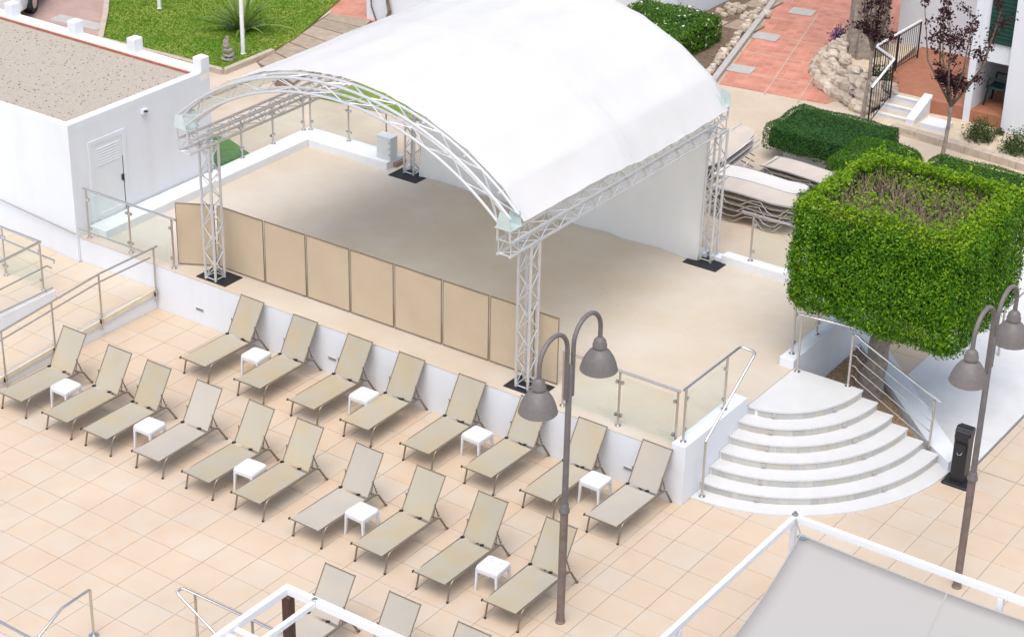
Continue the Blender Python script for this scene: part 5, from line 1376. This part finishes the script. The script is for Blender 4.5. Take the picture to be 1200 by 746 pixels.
# house
hs_ = thing('white_house', 'white house with a porch opening and a dark green shutter', 'building', (9, 21, U))
FY = 20.62
zl = on_y(1162, 70, FY)[2]
MB().box((4.9, 23.6, U - .02), (8.0, 24.0, 7)).build('wall', 'white_wall', hs_)
MB().box((8.0, 20.46, U - .02), (8.16, 26, 7)).build('wall', 'white_wall', hs_)
MB().box((8.161, FY - .14, zl), (8.93, FY + .2, 7)).build('lintel', 'white_wall', hs_)
MB().box((8.932, 20.36, U - .02), (18, 26, 7)).build('wall', 'white_wall', hs_)
MB().box((8.165, 22.6, U), (8.928, 22.7, zl + .2)).build('porch_back_wall', 'white_wall', hs_)
MB().box((8.163, FY - .16, U), (8.93, 22.6, PZ - .02)).build('porch_floor', 'patio_tile', hs_)
s0, s1 = on_y(1164, 3, FY - .16), on_y(1189, 56, FY - .16)
sh = MB().box((s0[0], FY - .19, s1[2]), (min(s1[0], 8.92), FY - .142, s0[2] + 1.0)).build('shutter', 'green_paint', hs_)
for k in range(14):
    z = s1[2] + .05 + k * .09; MB().obox(((s0[0] + min(s1[0], 8.92)) / 2, FY - .195, z), (min(s1[0], 8.92) - s0[0] - .06, .012, .06), Matrix.Rotation(.5, 3, 'X')).build('slat', 'green_paint', sh)
MB().box((8.932, 20.2, 6.0), (18, 26, 6.15)).build('roof_edge', 'terracotta', hs_)
# chair on the porch
pc = thing('plastic_chair', 'dark green plastic armchair standing on the porch', 'chair', (8.55, 21.35, PZ - .02))
cx_, cy_, cz_ = 8.50, 21.15, PZ - .02
MB().bbox((cx_ - .22, cy_ - .22, cz_ + .40), (cx_ + .22, cy_ + .22, cz_ + .44), .02).build('seat', 'chair_green', pc)
MB().grid([[(cx_ + .20 + .05 * j / 6, cy_ - .21 + .42 * i / 6, cz_ + .43 + .45 * j / 6) for j in range(7)] for i in range(7)], .025, (1, 0, 0)).build('backrest', 'chair_green', pc, smooth=True)
for sx in (-1, 1):
    for sy in (-1, 1): MB().tube([(cx_ + sx * .19, cy_ + sy * .19, cz_ + .41), (cx_ + sx * .24, cy_ + sy * .23, cz_)], [.03, .022], 8).build('leg', 'chair_green', pc)
for sy in (-1, 1): MB().tube([(cx_ + .22, cy_ + sy * .23, cz_ + .64), (cx_ - .18, cy_ + sy * .24, cz_ + .64), (cx_ - .21, cy_ + sy * .23, cz_ + .42)], .022, 8).build('armrest', 'chair_green', pc)

# slender plum-leaved trees
def plum(label, base, h_trunk, top, seed, n=1500, spread=.55, ztop=3.6):
    t = thing('plum_tree', label, 'tree', tuple(base), 'young plum-leaved trees before the house'); rnd = random.Random(seed)
    b = Vector(base); f = b + Vector((.05, .03, h_trunk))
    tk = tree_trunk(MB(), [b, b.lerp(f, .5) + Vector((.02, -.02, 0)), f], [.052, .042, .036], 9, seed).build('trunk', 'bark_grey', t, smooth=True)
    P = []; br = MB()
    for k in range(9):
        an = k * 2.4 + seed; r = spread * rnd.uniform(.4, 1.0); hh = rnd.uniform(.6, 1.0) * (ztop - h_trunk)
        e = f + Vector((math.cos(an) * r, math.sin(an) * r, hh)); mid = f.lerp(e, .5) + Vector((math.cos(an) * r * .25, math.sin(an) * r * .25, -.08))
        tree_trunk(br, [f, mid, e], [.028, .018, .006], 6, k)
        for i in range(5):
            s = f.lerp(mid, .5 + .5 * i / 4) if i < 2 else mid.lerp(e, (i - 1) / 3); q = s + Vector((rnd.gauss(0, .22), rnd.gauss(0, .22), rnd.uniform(.05, .3)))
            br.tube([s, q], [.008, .003], 4, False)
            for _ in range(n // 45): P.append(tuple(s.lerp(q, rnd.random()) + Vector((rnd.gauss(0, .055), rnd.gauss(0, .055), rnd.gauss(0, .06)))))
    br.build('limb', 'bark', tk, smooth=True)
    link('crown', leaves_mesh('crown', P, RNG.normal(0, 1, (len(P), 3)), .072, 'leaf_plum', .5, .6), t)
plum('slender young tree with dark plum leaves in front of the house porch', at(1103, 190, U + .05), 1.25, 0, 3, 2700, .95, 3.6)
plum('slender young tree with dark plum leaves in front of the great trunk', at(1011, 137, U), 1.55, 0, 11, 2000, .5, 3.6)

# ------------------------------------------------------------------ stacked steel loungers behind the stage
def stacked(label, loc, rz, raised=False, white=False, group='stacked loungers behind the stage'):
    t = thing('stacked_lounger', label, 'lounger', (0, 0, 0), group)
    m_ = 'board_white' if white else 'board_beige'
    prof = [(0.0, .26), (.25, .28), (.6, .285), (1.0, .27), (1.4, .25), (1.75, .275), (1.95, .30)]
    if raised: prof = [(0, .26), (.4, .27), (.8, .28), (1.1, .33), (1.5, .52), (1.8, .68), (1.95, .74)]
    prof2 = [(prof[i][0] + (prof[i + 1][0] - prof[i][0]) * f, prof[i][1] + (prof[i + 1][1] - prof[i][1]) * f) for i in range(len(prof) - 1) for f in (0, .33, .67)] + [prof[-1]]
    hw = lambda x: .31 * (math.sqrt(max(0.02, 1 - ((x - 1.62) / .36) ** 2)) if x > 1.62 else 1.0)
    P = [[(x, hw(x) * (-1 + 2 * j / 6), z - .012 * math.sin(math.pi * j / 6)) for j in range(7)] for x, z in prof2]
    MB().grid(P, .012, (0, 0, 1)).build('bed_sling', m_, t, smooth=True)
    for sg in (-1, 1):
        y = .325 * sg
        MB().tube([(x, y, z - .01) for x, z in prof], .016, 8).build('side_rail', 'steel', t, smooth=True)
        MB().tube([(.05, y, .25), (.22, y * 1.02, .20), (.42, y * 1.03, .03), (.55, y * 1.03, 0.016), (.68, y * 1.03, .03), (.95, y * 1.02, .20), (1.15, y * 1.02, .21), (1.32, y * 1.03, .04), (1.45, y * 1.03, .016), (1.56, y * 1.03, .04), (1.75, y * 1.02, .22)], .014, 8).build('leg_frame', 'steel', t, smooth=True)
    for x in (.1, 1.85): MB().tube([(x, -.32, .26), (x, .32, .26)], .012, 6).build('cross_bar', 'meter_box', t, smooth=True)
    return t
sa, sb, sc_ = stacked('x', 0, 0), stacked('x', 0, 0, True), stacked('x', 0, 0, False, True)
used = set()
def put(p, loc, rz, label):
    o = p if p.name not in used else copy_tree(p)
    used.add(p.name)
    o.location = loc; o.rotation_euler = (0, 0, rz); o['label'] = label
lev = ['bottom', 'second from bottom', 'second from top', 'top']
for k in range(4): put(sa, (5.85 + .04 * k, 13.10, U + .125 * k), 0.03 + random.uniform(-.01, .01), 'beige steel-framed lounger, %s of the tall stack behind the stage kerb' % lev[k])
for k in range(3): put(sa if k < 2 else sc_, (5.45 + .05 * k, 13.95, U + .12 * k), 0.02, '%s lounger, %s of the stack between the tall one and the hedge' % ('white' if k == 2 else 'beige', ('bottom', 'middle', 'top')[k]))
for k in range(3): put(sa, (6.1, 15.0, U + .11 * k), -0.03, 'beige lounger, %s of the short stack nearest the dark hedge' % ('bottom', 'middle', 'top')[k])
for k in range(3): put(sb, (4.75, 13.4, U + .13 * k), 1.15, 'beige lounger with raised back, %s of the stack beside the canopy leg' % ('bottom', 'middle', 'top')[k])
